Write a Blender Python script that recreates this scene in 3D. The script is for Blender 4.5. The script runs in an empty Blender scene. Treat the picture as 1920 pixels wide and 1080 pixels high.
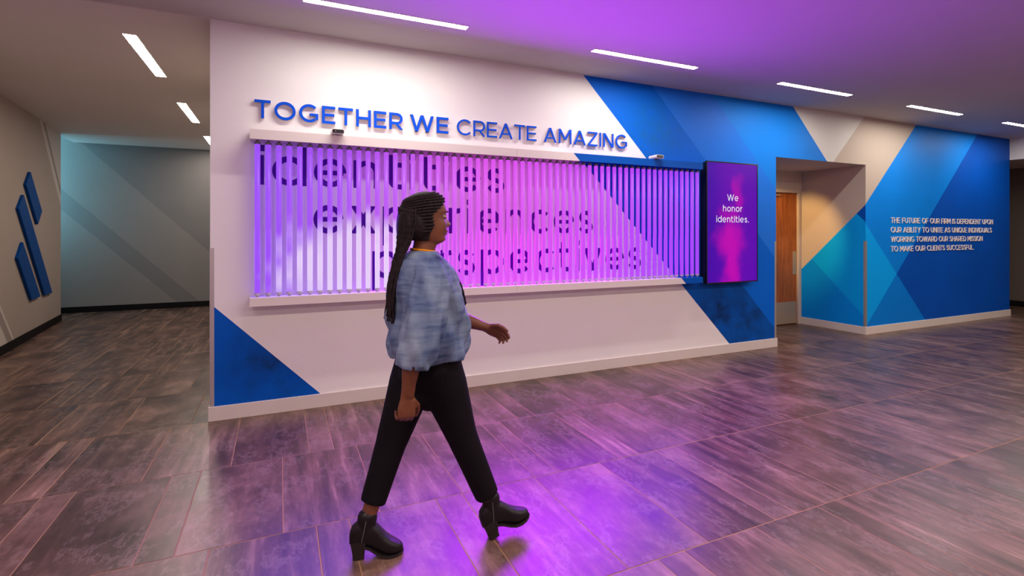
import bpy, bmesh, math, random
from mathutils import Vector, Matrix

# ------------------------------------------------------------------ camera, world, exposure
scn = bpy.context.scene
COL = scn.collection
CAM_H = 1.46
YAW = math.radians(24.45)
cam_data = bpy.data.cameras.new('camera')
cam_data.sensor_width = 36.0
cam_data.lens = 957.0 / 1920.0 * 36.0
cam_data.shift_y = -103.0 / 1920.0
cam_data.clip_start = 0.05
cam = bpy.data.objects.new('camera', cam_data)
cam.location = (0, 0, CAM_H)
cam.rotation_euler = (math.pi / 2, 0, -YAW)
COL.objects.link(cam)
scn.camera = cam

world = bpy.data.worlds.new('world')
scn.world = world
world.use_nodes = True
world.node_tree.nodes['Background'].inputs[0].default_value = (0.5, 0.45, 0.42, 1)
world.node_tree.nodes['Background'].inputs[1].default_value = 0.05
scn.view_settings.view_transform = 'Standard'
scn.view_settings.look = 'None'
scn.view_settings.exposure = 0.0
scn.view_settings.gamma = 1.0
scn.view_settings.use_curve_mapping = False
try:
    scn.cycles.max_bounces = 6
    scn.cycles.diffuse_bounces = 4
    scn.cycles.glossy_bounces = 3
    scn.cycles.sample_clamp_indirect = 4.0
except Exception:
    pass


def area(name, loc, size, size_y, color, power, direction, spread=180):
    ld = bpy.data.lights.new(name, 'AREA')
    ld.shape = 'RECTANGLE'
    ld.size = size
    ld.size_y = size_y
    ld.color = color
    ld.energy = power
    ld.spread = math.radians(spread)
    o = bpy.data.objects.new(name, ld)
    o.location = loc
    o.rotation_euler = Vector(direction).to_track_quat('-Z', 'Y').to_euler()
    COL.objects.link(o)
    return o


TUBE_Y = 4.49
# the room-facing output of the colour tubes, one lamp per stretch of tubes
TUBE_PANELS = [(0.22, (0.16, 0.06, 1.0), 24), (1.08, (0.34, 0.015, 1.0), 56), (1.98, (0.44, 0.0, 1.0), 80),
               (2.90, (0.38, 0.0, 1.0), 66), (3.85, (0.22, 0.02, 1.0), 30)]
for px_, c_, w_ in TUBE_PANELS:
    area('tube_wash', (px_, 4.462, 1.57), 0.9, 1.12, c_, w_, (0, -1, -0.22))
# unseen fill lamps added above and behind the viewpoint to brighten the lobby
for lx_ in (-1.2, 1.6, 4.4, 7.2, 10.0):
    area('lobby_fill', (lx_, 0.9, 3.10), 1.25, 0.25, (1.0, 0.81, 0.66), 42, (0, 0, -1))
    area('lobby_fill', (lx_, -2.0, 3.10), 1.25, 0.25, (1.0, 0.81, 0.66), 42, (0, 0, -1))
# daylight reaching the far end of the hall from the glazed space beside it
area('hall_daylight', (-4.5, 11.1, 2.5), 0.5, 2.0, (0.22, 0.62, 0.80), 42, (0.9, 1, -0.1), 150)

# ------------------------------------------------------------------ helpers
def lin(c):
    out = []
    for v in c[:3]:
        v = v / 255.0
        out.append(v / 12.92 if v <= 0.04045 else ((v + 0.055) / 1.055) ** 2.4)
    return (out[0], out[1], out[2], 1.0)


def new_mat(name, rgb, rough=0.6, metal=0.0, spec=0.5):
    m = bpy.data.materials.new(name)
    m.use_nodes = True
    b = m.node_tree.nodes['Principled BSDF']
    b.inputs['Base Color'].default_value = lin(rgb)
    b.inputs['Roughness'].default_value = rough
    b.inputs['Metallic'].default_value = metal
    b.inputs['Specular IOR Level'].default_value = spec
    return m


class NT:
    def __init__(s, m):
        s.t = m.node_tree
        s.n = s.t.nodes
        s.b = s.n['Principled BSDF']

    def add(s, typ, **kw):
        nd = s.n.new(typ)
        for k, v in kw.items():
            setattr(nd, k, v)
        return nd

    def link(s, a, b):
        s.t.links.new(a, b)

    def noise(s, scale, detail=4, rough=0.55, vec=None):
        nd = s.add('ShaderNodeTexNoise')
        nd.inputs['Scale'].default_value = scale
        nd.inputs['Detail'].default_value = detail
        nd.inputs['Roughness'].default_value = rough
        if vec is not None:
            s.link(vec, nd.inputs['Vector'])
        return nd

    def ramp(s, fac, stops, interp='LINEAR'):
        nd = s.add('ShaderNodeValToRGB')
        r = nd.color_ramp
        r.interpolation = interp
        while len(r.elements) < len(stops):
            r.elements.new(0.5)
        for e, (p, c) in zip(r.elements, stops):
            e.position = p
            e.color = c
        s.link(fac, nd.inputs[0])
        return nd

    def mapping(s, vec, scale=(1, 1, 1), loc=(0, 0, 0), rot=(0, 0, 0)):
        nd = s.add('ShaderNodeMapping')
        nd.inputs['Scale'].default_value = scale
        nd.inputs['Location'].default_value = loc
        nd.inputs['Rotation'].default_value = rot
        s.link(vec, nd.inputs['Vector'])
        return nd.outputs[0]

    def math(s, op, a, b=None, c=None):
        nd = s.add('ShaderNodeMath', operation=op)
        for i, v in enumerate((a, b, c)):
            if v is None:
                continue
            if isinstance(v, (int, float)):
                nd.inputs[i].default_value = v
            else:
                s.link(v, nd.inputs[i])
        return nd.outputs[0]

    def mix(s, fac, a, b, blend='MIX'):
        nd = s.add('ShaderNodeMix', data_type='RGBA', blend_type=blend)
        for sock, v in ((nd.inputs[0], fac), (nd.inputs[6], a), (nd.inputs[7], b)):
            if isinstance(v, (int, float)):
                sock.default_value = v
            elif isinstance(v, tuple):
                sock.default_value = v
            else:
                s.link(v, sock)
        return nd.outputs[2]

    def pos(s):
        return s.add('ShaderNodeNewGeometry').outputs['Position']

    def sep(s, v):
        nd = s.add('ShaderNodeSeparateXYZ')
        s.link(v, nd.inputs[0])
        return nd.outputs

    def bump(s, h, strength=0.2, dist=0.01):
        nd = s.add('ShaderNodeBump')
        nd.inputs['Strength'].default_value = strength
        nd.inputs['Distance'].default_value = dist
        s.link(h, nd.inputs['Height'])
        s.link(nd.outputs[0], s.b.inputs['Normal'])


def paint(name, rgb, rough=0.55, var=0.04, grain=True):
    """painted or papered surface: slight mottling and an orange-peel relief"""
    m = new_mat(name, rgb, rough, spec=0.12)
    t = NT(m)
    p = t.pos()
    n = t.noise(1.3, 4, 0.6, p)
    c = lin(rgb)
    lo = tuple(v * (1 - var) for v in c[:3]) + (1,)
    hi = tuple(min(1, v * (1 + var)) for v in c[:3]) + (1,)
    r = t.ramp(n.outputs[0], [(0.3, lo), (0.7, hi)])
    t.link(r.outputs[0], t.b.inputs['Base Color'])
    if grain:
        t.bump(t.noise(220, 2, 0.5, p).outputs[0], 0.06, 0.002)
    return m


def cloud_print(name, rgb, dark, spots):
    """printed wall vinyl with watercolour clouds; spots = (x, z, radius) of the inky patches"""
    m = new_mat(name, rgb, 0.5, spec=0.12)
    t = NT(m)
    p = t.pos()
    x, y, z = t.sep(p)
    acc = None
    for sx, sz, sr in spots:
        dx = t.math('MULTIPLY', t.math('SUBTRACT', x, sx), 1.0 / sr)
        dz = t.math('MULTIPLY', t.math('SUBTRACT', z, sz), 1.0 / sr)
        d = t.math('SQRT', t.math('ADD', t.math('MULTIPLY', dx, dx), t.math('MULTIPLY', dz, dz)))
        f = t.math('SUBTRACT', 1.0, d)
        acc = f if acc is None else t.math('MAXIMUM', acc, f)
    acc = t.math('MAXIMUM', acc, 0.0)
    n = t.noise(5.5, 7, 0.62, p)
    k = t.math('ADD', t.math('MULTIPLY', n.outputs[0], 1.9), -0.62)
    f = t.math('MULTIPLY', acc, k)
    f = t.math('MULTIPLY', f, 1.7)
    cl = t.add('ShaderNodeClamp')
    t.link(f, cl.inputs[0])
    big = t.noise(1.1, 4, 0.55, p)
    base = t.ramp(big.outputs[0], [(0.3, tuple(v * 0.9 for v in lin(rgb)[:3]) + (1,)), (0.7, lin(rgb))])
    t.link(t.mix(cl.outputs[0], base.outputs[0], lin(dark)), t.b.inputs['Base Color'])
    t.bump(t.noise(220, 2, 0.5, p).outputs[0], 0.05, 0.002)
    return m


M = {}
M['white'] = paint('white_wall_vinyl', (236, 234, 230), 0.55, 0.015)
M['white2'] = paint('cool_white_vinyl', (216, 214, 208), 0.55, 0.02)
M['beige'] = paint('warm_grey_vinyl', (192, 178, 164), 0.55, 0.02)
M['ceiling'] = paint('ceiling_paint', (198, 192, 189), 0.8, 0.015)
M['ceiling_hall'] = paint('hall_ceiling_lit', (226, 220, 216), 0.8, 0.015)  # same ceiling made paler, its colour standing in for light the hall lacks
M['taupe'] = paint('taupe_wall_paint', (172, 160, 152), 0.6, 0.03)
M['taupe_light'] = paint('pale_stripe_paint', (204, 196, 190), 0.6, 0.03)
M['taupe_mid'] = paint('mid_stripe_paint', (156, 146, 140), 0.6, 0.03)
M['hallgrey'] = paint('hall_grey_paint', (138, 134, 132), 0.5, 0.03)
M['hallband'] = paint('hall_grey_band', (124, 122, 122), 0.5, 0.03)
M['darkhall'] = paint('corridor_taupe_paint', (108, 98, 90), 0.6, 0.03)
M['trim'] = paint('trim_white_paint', (214, 206, 198), 0.45, 0.02)
M['blackbase'] = paint('black_rubber_base', (22, 21, 23), 0.5, 0.1)
M['tri'] = cloud_print('deep_blue_print', (0, 88, 190), (14, 52, 96), [(-0.05, 0.42, 0.42)])
M['blueD'] = cloud_print('ink_blue_print', (0, 86, 180), (10, 45, 95), [(4.85, 0.5, 0.6), (5.3, 0.35, 0.6), (3.75, 2.5, 0.35)])
M['blue1'] = cloud_print('strong_blue_print', (0, 104, 218), (20, 100, 170), [(3.85, 2.55, 0.6)])
M['blue2'] = paint('violet_blue_print', (30, 118, 226), 0.5, 0.05)
M['blue3'] = paint('sky_blue_print', (14, 126, 226), 0.5, 0.05)
M['bright'] = paint('bright_blue_print', (0, 132, 232), 0.5, 0.06)
M['cyan'] = paint('cyan_print', (0, 166, 255), 0.5, 0.05)
M['teal'] = paint('teal_blue_print', (0, 142, 240), 0.5, 0.05)
M['lowblue'] = paint('medium_blue_print', (0, 124, 222), 0.5, 0.05)
M['navy'] = paint('navy_print', (0, 80, 184), 0.5, 0.08)
M['railblue'] = paint('rail_blue_paint', (0, 84, 178), 0.4, 0.03)
M['railwhite'] = paint('rail_white_paint', (226, 218, 210), 0.4, 0.02)
M['letter_blue'] = paint('letter_blue_face', (10, 82, 214), 0.4, 0.02)
M['letter_white'] = paint('letter_white_face', (244, 232, 220), 0.4, 0.02)
M['vinyl'] = paint('vinyl_violet', (84, 22, 140), 0.5, 0.03)
M['logo'] = paint('logo_blue', (0, 66, 140), 0.45, 0.03)
M['steel'] = new_mat('brushed_steel', (196, 192, 188), 0.38, 0.75)
M['plate'] = new_mat('satin_plate', (176, 158, 132), 0.55, 0.5)
M['dark_plastic'] = new_mat('dark_glossy_plastic', (14, 13, 18), 0.2)
M['screen_case'] = new_mat('screen_case_black', (20, 20, 30), 0.35)
M['cap'] = new_mat('tube_cap_grey', (96, 92, 96), 0.45)
M['cap_light'] = new_mat('tube_cap_pale', (176, 172, 176), 0.45)
M['device'] = new_mat('device_white_shell', (236, 232, 226), 0.35)

# door wood
m = new_mat('door_wood', (150, 84, 38), 0.45, spec=0.25)
t = NT(m)
p = t.pos()
n = t.noise(3.0, 6, 0.65, t.mapping(p, (9, 9, 0.9)))
n2 = t.noise(26, 4, 0.6, t.mapping(p, (8, 8, 0.5)))
r = t.ramp(n.outputs[0], [(0.3, lin((118, 58, 22))), (0.52, lin((160, 88, 38))), (0.75, lin((188, 112, 56)))])
t.link(t.mix(0.35, r.outputs[0], t.ramp(n2.outputs[0], [(0.3, lin((110, 56, 22))), (0.7, lin((186, 110, 54)))]).outputs[0]), t.b.inputs['Base Color'])
M['wood'] = m

# floor tile: weathered slate-brown porcelain, streaked along the tile
m = new_mat('floor_tile', (92, 78, 74), 0.36, spec=0.5)
t = NT(m)
p = t.pos()
info = t.add('ShaderNodeObjectInfo')
off = t.add('ShaderNodeVectorMath', operation='SCALE')
comb = t.add('ShaderNodeCombineXYZ')
t.link(info.outputs['Random'], comb.inputs[0])
t.link(info.outputs['Random'], comb.inputs[2])
t.link(comb.outputs[0], off.inputs[0])
off.inputs['Scale'].default_value = 37.0
addv = t.add('ShaderNodeVectorMath', operation='ADD')
t.link(p, addv.inputs[0])
t.link(off.outputs[0], addv.inputs[1])
pv = addv.outputs[0]
streak = t.noise(2.2, 6, 0.62, t.mapping(pv, (6.5, 0.7, 1)))
cloud = t.noise(2.6, 7, 0.62, t.mapping(pv, (1.3, 0.8, 1)))
fine = t.noise(30, 3, 0.5, t.mapping(pv, (1.6, 0.6, 1)))
c1 = t.ramp(streak.outputs[0], [(0.28, lin((42, 31, 29))), (0.43, lin((80, 58, 51))), (0.57, lin((112, 84, 73))), (0.73, lin((164, 131, 115)))])
c2 = t.ramp(cloud.outputs[0], [(0.33, lin((46, 34, 31))), (0.5, lin((90, 67, 59))), (0.67, lin((136, 107, 94)))])
sel = t.ramp(info.outputs['Random'], [(0.0, (0.05, 0.05, 0.05, 1)), (0.5, (0.5, 0.5, 0.5, 1)), (1.0, (0.95, 0.95, 0.95, 1))])
base = t.mix(sel.outputs[0], c1.outputs[0], c2.outputs[0])
base = t.mix(0.40, base, t.ramp(fine.outputs[0], [(0.25, (0.42, 0.41, 0.41, 1)), (0.5, (0.5, 0.5, 0.5, 1)), (0.75, (0.78, 0.77, 0.75, 1))]).outputs[0], 'OVERLAY')
val = t.math('ADD', t.math('MULTIPLY', t.math('FRACT', t.math('MULTIPLY', info.outputs['Random'], 7.31)), 0.5), 0.66)
hsv = t.add('ShaderNodeHueSaturation')
t.link(base, hsv.inputs['Color'])
t.link(val, hsv.inputs['Value'])
# pale crusty mineral veins
vein = t.noise(4, 8, 0.66, t.mapping(pv, (1.6, 0.9, 1)))
vr = t.ramp(vein.outputs[0], [(0.52, (0, 0, 0, 1)), (0.57, (0.26, 0.26, 0.26, 1)), (0.59, (0, 0, 0, 1))])
t.link(t.mix(vr.outputs[0], hsv.outputs[0], lin((156, 138, 128))), t.b.inputs['Base Color'])
t.link(t.ramp(cloud.outputs[0], [(0.3, (0.28, 0.28, 0.28, 1)), (0.7, (0.38, 0.38, 0.38, 1))]).outputs[0], t.b.inputs['Roughness'])
t.bump(cloud.outputs[0], 0.08, 0.003)
M['tile'] = m
m = new_mat('grout', (164, 126, 94), 0.85)
M['grout'] = m


def emit(name, rgb, strength, base=(0, 0, 0, 1)):
    m = new_mat(name, (30, 30, 30), 0.4)
    b = m.node_tree.nodes['Principled BSDF']
    b.inputs['Emission Color'].default_value = rgb if len(rgb) == 4 else tuple(rgb) + (1,)
    b.inputs['Emission Strength'].default_value = strength
    return m


LIGHT_STRENGTH = 98.0
M['diffuser'] = emit('lamp_diffuser', (1.0, 0.92, 0.84), LIGHT_STRENGTH)
M['diffuser_hall'] = emit('hall_lamp_diffuser', (1.0, 0.86, 0.74), 72.0)


def tube_mat(name, ramp_stops, white_mix, strength):
    m = new_mat(name, (60, 60, 60), 0.35)
    t = NT(m)
    p = t.pos()
    x, y, z = t.sep(p)
    f = t.math('MULTIPLY', t.math('ADD', x, 0.2), 1.0 / 4.7)
    r = t.ramp(f, ramp_stops)
    dx = t.math('MULTIPLY', t.math('SUBTRACT', x, 0.62), 1 / 0.85)
    dz = t.math('MULTIPLY', t.math('SUBTRACT', z, 1.15), 1 / 0.55)
    d = t.math('SQRT', t.math('ADD', t.math('MULTIPLY', dx, dx), t.math('MULTIPLY', dz, dz)))
    info = t.add('ShaderNodeObjectInfo')
    cc = t.add('ShaderNodeCombineXYZ')
    t.link(info.outputs['Random'], cc.inputs[0])
    t.link(z, cc.inputs[1])
    blot = t.noise(3.5, 2, 0.5, t.mapping(cc.outputs[0], (9, 1, 1)))
    d2 = t.math('ADD', d, t.math('MULTIPLY', t.math('SUBTRACT', blot.outputs[0], 0.5), 0.9))
    w = t.ramp(d2, [(0.45, (1, 1, 1, 1)), (1.0, (0, 0, 0, 1))], 'EASE')
    wf = t.math('MULTIPLY', w.outputs[0], white_mix)
    col = t.mix(wf, r.outputs[0], lin((244, 226, 255)))
    t.link(col, t.b.inputs['Emission Color'])
    t.b.inputs['Emission Strength'].default_value = strength
    t.b.inputs['Specular IOR Level'].default_value = 0.2
    t.b.inputs['Base Color'].default_value = (0.02, 0.02, 0.02, 1)
    return m


M['tube_front'] = tube_mat('tube_front_glow', [
    (0.0, lin((160, 82, 255))), (0.12, lin((170, 82, 252))), (0.28, lin((204, 92, 248))), (0.42, lin((230, 90, 246))),
    (0.55, lin((222, 84, 248))), (0.68, lin((206, 78, 252))), (0.82, lin((184, 74, 255))), (1.0, lin((170, 74, 255)))], 0.85, 0.92)
M['tube_back'] = tube_mat('tube_back_glow', [
    (0.0, (0.24, 0.06, 1.0, 1)), (0.15, (0.36, 0.02, 0.95, 1)), (0.3, (0.62, 0.0, 0.9, 1)), (0.45, (0.8, 0.0, 0.95, 1)),
    (0.62, (0.62, 0.0, 0.95, 1)), (0.8, (0.42, 0.01, 0.95, 1)), (1.0, (0.30, 0.02, 0.9, 1))], 0.2, 0.88)


def props(o, label=None, cat=None, group=None, kind=None):
    if label:
        o['label'] = label
    if cat:
        o['category'] = cat
    if group:
        o['group'] = group
    if kind:
        o['kind'] = kind
    return o


def empty(name, loc, label=None, cat=None, group=None, rotz=0):
    o = bpy.data.objects.new(name, None)
    o.location = loc
    o.rotation_euler = (0, 0, rotz)
    o.empty_display_size = 0.1
    COL.objects.link(o)
    return props(o, label, cat, group)


class MB:
    """mesh collector: verts, faces, per-face material"""
    def __init__(s):
        s.v, s.f, s.mi, s.mats = [], [], [], []

    def m(s, mat):
        if mat not in s.mats:
            s.mats.append(mat)
        return s.mats.index(mat)

    def face(s, pts, mat):
        b = len(s.v)
        s.v += [tuple(q) for q in pts]
        s.f.append(tuple(range(b, b + len(pts))))
        s.mi.append(s.m(mat))

    def box(s, x0, y0, z0, x1, y1, z1, mat, bev=0.0):
        b = len(s.v)
        s.v += [(x0, y0, z0), (x1, y0, z0), (x1, y1, z0), (x0, y1, z0), (x0, y0, z1), (x1, y0, z1), (x1, y1, z1), (x0, y1, z1)]
        for q in ((0, 3, 2, 1), (4, 5, 6, 7), (0, 1, 5, 4), (1, 2, 6, 5), (2, 3, 7, 6), (3, 0, 4, 7)):
            s.f.append(tuple(b + i for i in q))
            s.mi.append(s.m(mat))
        return s

    def prism(s, poly, y0, y1, mat):
        """poly in (x,z), counter-clockwise seen from -Y; extruded from y0 (front) to y1"""
        n = len(poly)
        ar = sum(poly[i][0] * poly[(i + 1) % n][1] - poly[(i + 1) % n][0] * poly[i][1] for i in range(n))
        if ar < 0:
            poly = poly[::-1]
        b = len(s.v)
        s.v += [(x, y0, z) for x, z in poly] + [(x, y1, z) for x, z in poly]
        k = s.m(mat)
        s.f.append(tuple(b + i for i in range(n))); s.mi.append(k)
        s.f.append(tuple(b + n + i for i in reversed(range(n)))); s.mi.append(k)
        for i in range(n):
            j = (i + 1) % n
            s.f.append((b + j, b + i, b + n + i, b + n + j)); s.mi.append(k)
        return s

    def grid(s, rings, mat, cap0=True, cap1=True):
        """closed rings of equal length lofted in order"""
        n = len(rings[0])
        b = len(s.v)
        for r in rings:
            s.v += [tuple(q) for q in r]
        k = s.m(mat)
        for i in range(len(rings) - 1):
            for j in range(n):
                jj = (j + 1) % n
                s.f.append((b + i * n + j, b + i * n + jj, b + (i + 1) * n + jj, b + (i + 1) * n + j)); s.mi.append(k)
        if cap0:
            s.f.append(tuple(b + i for i in reversed(range(n)))); s.mi.append(k)
        if cap1:
            s.f.append(tuple(b + (len(rings) - 1) * n + i for i in range(n))); s.mi.append(k)
        return s

    def mesh(s, name):
        me = bpy.data.meshes.new(name)
        me.from_pydata(s.v, [], s.f)
        for mt in s.mats:
            me.materials.append(mt)
        me.polygons.foreach_set('material_index', s.mi)
        me.update()
        return me

    def build(s, name, parent=None, smooth=False, bevel=0.0, fixn=False, kind=None):
        me = s.mesh(name)
        if fixn:
            bm = bmesh.new(); bm.from_mesh(me)
            bmesh.ops.remove_doubles(bm, verts=bm.verts, dist=1e-5)
            bmesh.ops.recalc_face_normals(bm, faces=bm.faces)
            bm.to_mesh(me); bm.free()
        if smooth:
            me.polygons.foreach_set('use_smooth', [True] * len(me.polygons))
        o = bpy.data.objects.new(name, me)
        COL.objects.link(o)
        if parent is not None:
            o.parent = parent
        if bevel:
            md = o.modifiers.new('bevel', 'BEVEL')
            md.width = bevel; md.segments = 2; md.limit_method = 'ANGLE'
        if kind:
            o['kind'] = kind
        return o


def clip(poly, a, b, c):
    """split convex poly by a*x+b*z=c -> (side <=, side >)"""
    lo, hi = [], []
    n = len(poly)
    for i in range(n):
        p, q = poly[i], poly[(i + 1) % n]
        dp, dq = a * p[0] + b * p[1] - c, a * q[0] + b * q[1] - c
        if dp <= 1e-9: lo.append(p)
        if dp >= -1e-9: hi.append(p)
        if (dp < -1e-9 and dq > 1e-9) or (dp > 1e-9 and dq < -1e-9):
            u = dp / (dp - dq)
            r = (p[0] + u * (q[0] - p[0]), p[1] + u * (q[1] - p[1]))
            lo.append(r); hi.append(r)

    def ok(pl):
        if len(pl) < 3: return False
        ar = abs(sum(pl[i][0] * pl[(i + 1) % len(pl)][1] - pl[(i + 1) % len(pl)][0] * pl[i][1] for i in range(len(pl))))
        return ar > 1e-6
    return (lo if ok(lo) else None), (hi if ok(hi) else None)


def mosaic(rects, lines):
    polys = list(rects)
    for (a, b, c) in lines:
        nxt = []
        for pl in polys:
            lo, hi = clip(pl, a, b, c)
            if lo: nxt.append(lo)
            if hi: nxt.append(hi)
        polys = nxt
    return polys


def centroid(pl):
    return sum(p[0] for p in pl) / len(pl), sum(p[1] for p in pl) / len(pl)


H = 3.12          # ceiling height
WY = 4.57         # the feature wall's face
XL, XR = -0.493, 11.735
OX0, OX1, OZ = 5.807, 7.655, 2.44   # the recess opening
RY = 5.56         # back of the recess
# ------------------------------------------------------------------ the setting
# feature wall with its printed mural
w = MB()
rects = [[(XL, 0), (OX0, 0), (OX0, H), (XL, H)], [(OX0, OZ), (OX1, OZ), (OX1, H), (OX0, H)], [(OX1, 0), (XR, 0), (XR, H), (OX1, H)]]
for pl in mosaic(rects, [(0, 1, 2.22), (1, 1, 0.421), (1, 1, 5.10), (1, 1, 6.02), (1, 1, 6.93), (1, 1, 7.83), (1, 1, 9.25),
                         (1, -1, 4.5), (1, -1, 5.78), (1, -1, 7.55)]):
    x, z = centroid(pl)
    sm, df = x + z, x - z
    if x < OX0 + 0.001 or sm < 9.25 and df < 5.78:
        if sm < 0.421: mk = 'tri'
        elif sm < 5.10: mk = 'white'
        elif sm < 6.02: mk = 'white' if z > 2.22 else 'blueD'
        elif sm < 6.93: mk = 'blue1'
        elif sm < 7.83: mk = 'blue2'
        else: mk = 'blue3'
    elif sm < 9.25:
        mk = 'cyan' if df < 7.55 else 'lowblue'
    else:
        mk = 'white2' if df < 4.5 else 'beige' if df < 5.78 else 'bright' if df < 7.55 else 'navy'
    w.face([(q[0], WY, q[1]) for q in pl], M[mk])
# end of the wall, its hall side, back faces
w.face([(XL, 11.8, 0), (XL, WY, 0), (XL, WY, H), (XL, 11.8, H)], M['taupe'])
w.face([(XR, WY, 0), (XR, 4.75, 0), (XR, 4.75, H), (XR, WY, H)], M['navy'])
w.face([(XR, 4.75, 0), (OX1 + 0.3, 4.75, 0), (OX1 + 0.3, 4.75, H), (XR, 4.75, H)], M['darkhall'])
wall_back = w.build('wall_back', kind='structure')
props(wall_back, 'long wall printed with a white field and folded blue diagonal facets', None)
# recess
w = MB()
for pl in mosaic([[(WY, 0), (RY, 0), (RY, OZ), (WY, OZ)]], [(1, 1, 6.44), (1, -1, 2.95), (1, -1, 4.33)]):
    y, z = centroid(pl)
    if y + z > 6.44: mk = 'beige'
    elif y - z < 2.95: mk = 'navy'
    elif y - z < 4.33: mk = 'cyan'
    else: mk = 'teal'
    w.face([(OX1, q[0], q[1]) for q in pl][::-1], M[mk])
w.face([(OX0, WY, 0), (OX0, RY, 0), (OX0, RY, OZ), (OX0, WY, OZ)], M['blue3'])
DX0, DX1, DZ = 6.655, 7.57, 2.10     # door leaf
for x0, x1, z0, z1 in ((OX0, DX0 - 0.05, 0, OZ), (DX1 + 0.05, OX1, 0, OZ), (DX0 - 0.05, DX1 + 0.05, DZ + 0.05, OZ)):
    w.face([(x0, RY, z0), (x1, RY, z0), (x1, RY, z1), (x0, RY, z1)], M['beige'])
w.build('wall_recess', kind='structure')
c = MB(); c.box(OX0, WY + 0.001, OZ, OX1, RY, OZ + 0.02, M['ceiling']); c.build('ceiling_recess', kind='structure')

# ceiling: everything is one height except the notch over the far hall end
c = MB()
LWX = lambda y: -2.19 - 0.1043 * y
def cq(pts, z, mat): c.face([(px, py, z) for px, py in pts][::-1], mat)
cq([(-3.2, -4), (15.5, -4), (15.5, WY), (-3.2, WY)], H, M['ceiling'])
cq([(-3.45, WY), (XL, WY), (XL, 11.8), (-3.43, 11.8)], H, M['ceiling_hall'])
c.face([(-3.43, 11.8, H), (-3.30, 10.6, H), (-3.30, 10.6, 3.7), (-3.43, 11.8, 3.7)], M['ceiling'])
cq([(-6, 10), (-3.2, 10), (-3.2, 12), (-6, 12)], 3.7, M['ceiling'])
c.build('ceiling', kind='structure')
c = MB(); c.box(XL - 2.6, 4.548, H - 0.006, XL, 4.566, H + 0.01, M['trim']); c.build('trim_1', kind='structure')
c = MB(); c.box(-3.42, 11.72, H - 0.006, XL, 11.74, H + 0.01, M['trim']); c.build('trim_2', kind='structure')

# hall end wall
w = MB()
for pl in mosaic([[(-6, 0), (XL, 0), (XL, 3.7), (-6, 3.7)]], [(1, 1, -1.35), (1, 1, -1.72), (1, 1, -0.2)]):
    x, z = centroid(pl)
    w.face([(q[0], 11.8, q[1]) for q in pl], M['hallband'] if -1.72 < x + z < -1.35 or x + z > -0.2 else M['hallgrey'])
w.build('wall_hall_end', kind='structure')
b = MB(); b.box(-6, 11.785, 0, XL, 11.8, 0.11, M['blackbase']); b.build('baseboard_hall_end', kind='structure')

# left wall carrying the emblem (turned about six degrees)
LU = Vector((-0.1037, 0.9946, 0))
LN = Vector((0.9946, 0.1037, 0))
LP = Vector((-2.19, 0, 0))
def lwp(s, z, out=0.0):
    q = LP + LU * s + LN * out
    return (q.x, q.y, z)
w = MB()
stripes = mosaic([[(-4.2, 0), (10.9, 0), (10.9, H), (-4.2, H)]], [(1, 1, 12.80), (1, 1, 12.98), (1, 1, 13.10), (1, 1, 8.69), (1, 1, 8.63), (1, 1, 8.45)])
for pl in stripes:
    s_, z = centroid(pl)
    k = s_ + z
    mk = 'taupe_light' if (12.80 < k < 12.98 or k > 13.10 or 8.63 < k < 8.69 or k < 8.45) else 'taupe_mid' if (k > 12.98 or k < 8.63) else 'taupe'
    w.face([lwp(q[0], q[1]) for q in pl][::-1], M[mk])
w.face([lwp(10.9, 0), lwp(10.9, 0, -0.18), lwp(10.9, H, -0.18), lwp(10.9, H)], M['taupe'])
w.face([lwp(10.9, 0, -0.18), (-6, 10.65, 0), (-6, 10.65, 3.7), lwp(10.9, 3.7, -0.18)], M['taupe'])
w.face([(-6, 10.65, 0), (-6, 11.8, 0), (-6, 11.8, 3.7), (-6, 10.65, 3.7)], M['taupe'])
w.build('wall_left', kind='structure')
b = MB()
b.v += [lwp(-4.2, 0), lwp(10.9, 0), lwp(10.9, 0.11), lwp(-4.2, 0.11), lwp(-4.2, 0, .014), lwp(10.9, 0, .014), lwp(10.9, 0.11, .014), lwp(-4.2, 0.11, .014)]
for q in ((4, 5, 6, 7), (3, 7, 6, 2), (5, 1, 2, 6), (0, 4, 7, 3)):
    b.f.append(q); b.mi.append(b.m(M['blackbase']))
b.build('baseboard_left', kind='structure', fixn=True)

# right wall: header over the opening of the cross corridor
w = MB()
w.box(XR, -0.5, 2.75, XR + 0.16, WY + 0.18, H, M['white2'])
w.box(XR, -4, 0, XR + 0.16, -0.5, H, M['white2'])
w.build('wall_right', kind='structure')
w = MB()
w.face([(13.4, 9, 0), (13.4, -4, 0), (13.4, -4, 2.75), (13.4, 9, 2.75)], M['darkhall'])
w.face([(XR, 9, 0), (13.4, 9, 0), (13.4, 9, 2.75), (XR, 9, 2.75)], M['darkhall'])
w.build('wall_corridor', kind='structure')
c = MB(); c.face([(XR + 0.16, -4, 2.75), (XR + 0.16, 9, 2.75), (13.4, 9, 2.75), (13.4, -4, 2.75)], M['ceiling']); c.build('ceiling_corridor', kind='structure')
b = MB(); b.box(13.386, -4, 0, 13.4, 9, 0.11, M['blackbase']); b.build('baseboard_corridor', kind='structure')
# wall behind the camera
w = MB(); w.face([(15.5, -4, 0), (-3.2, -4, 0), (-3.2, -4, H), (15.5, -4, H)], M['taupe_light']); w.build('wall_front', kind='structure')

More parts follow.
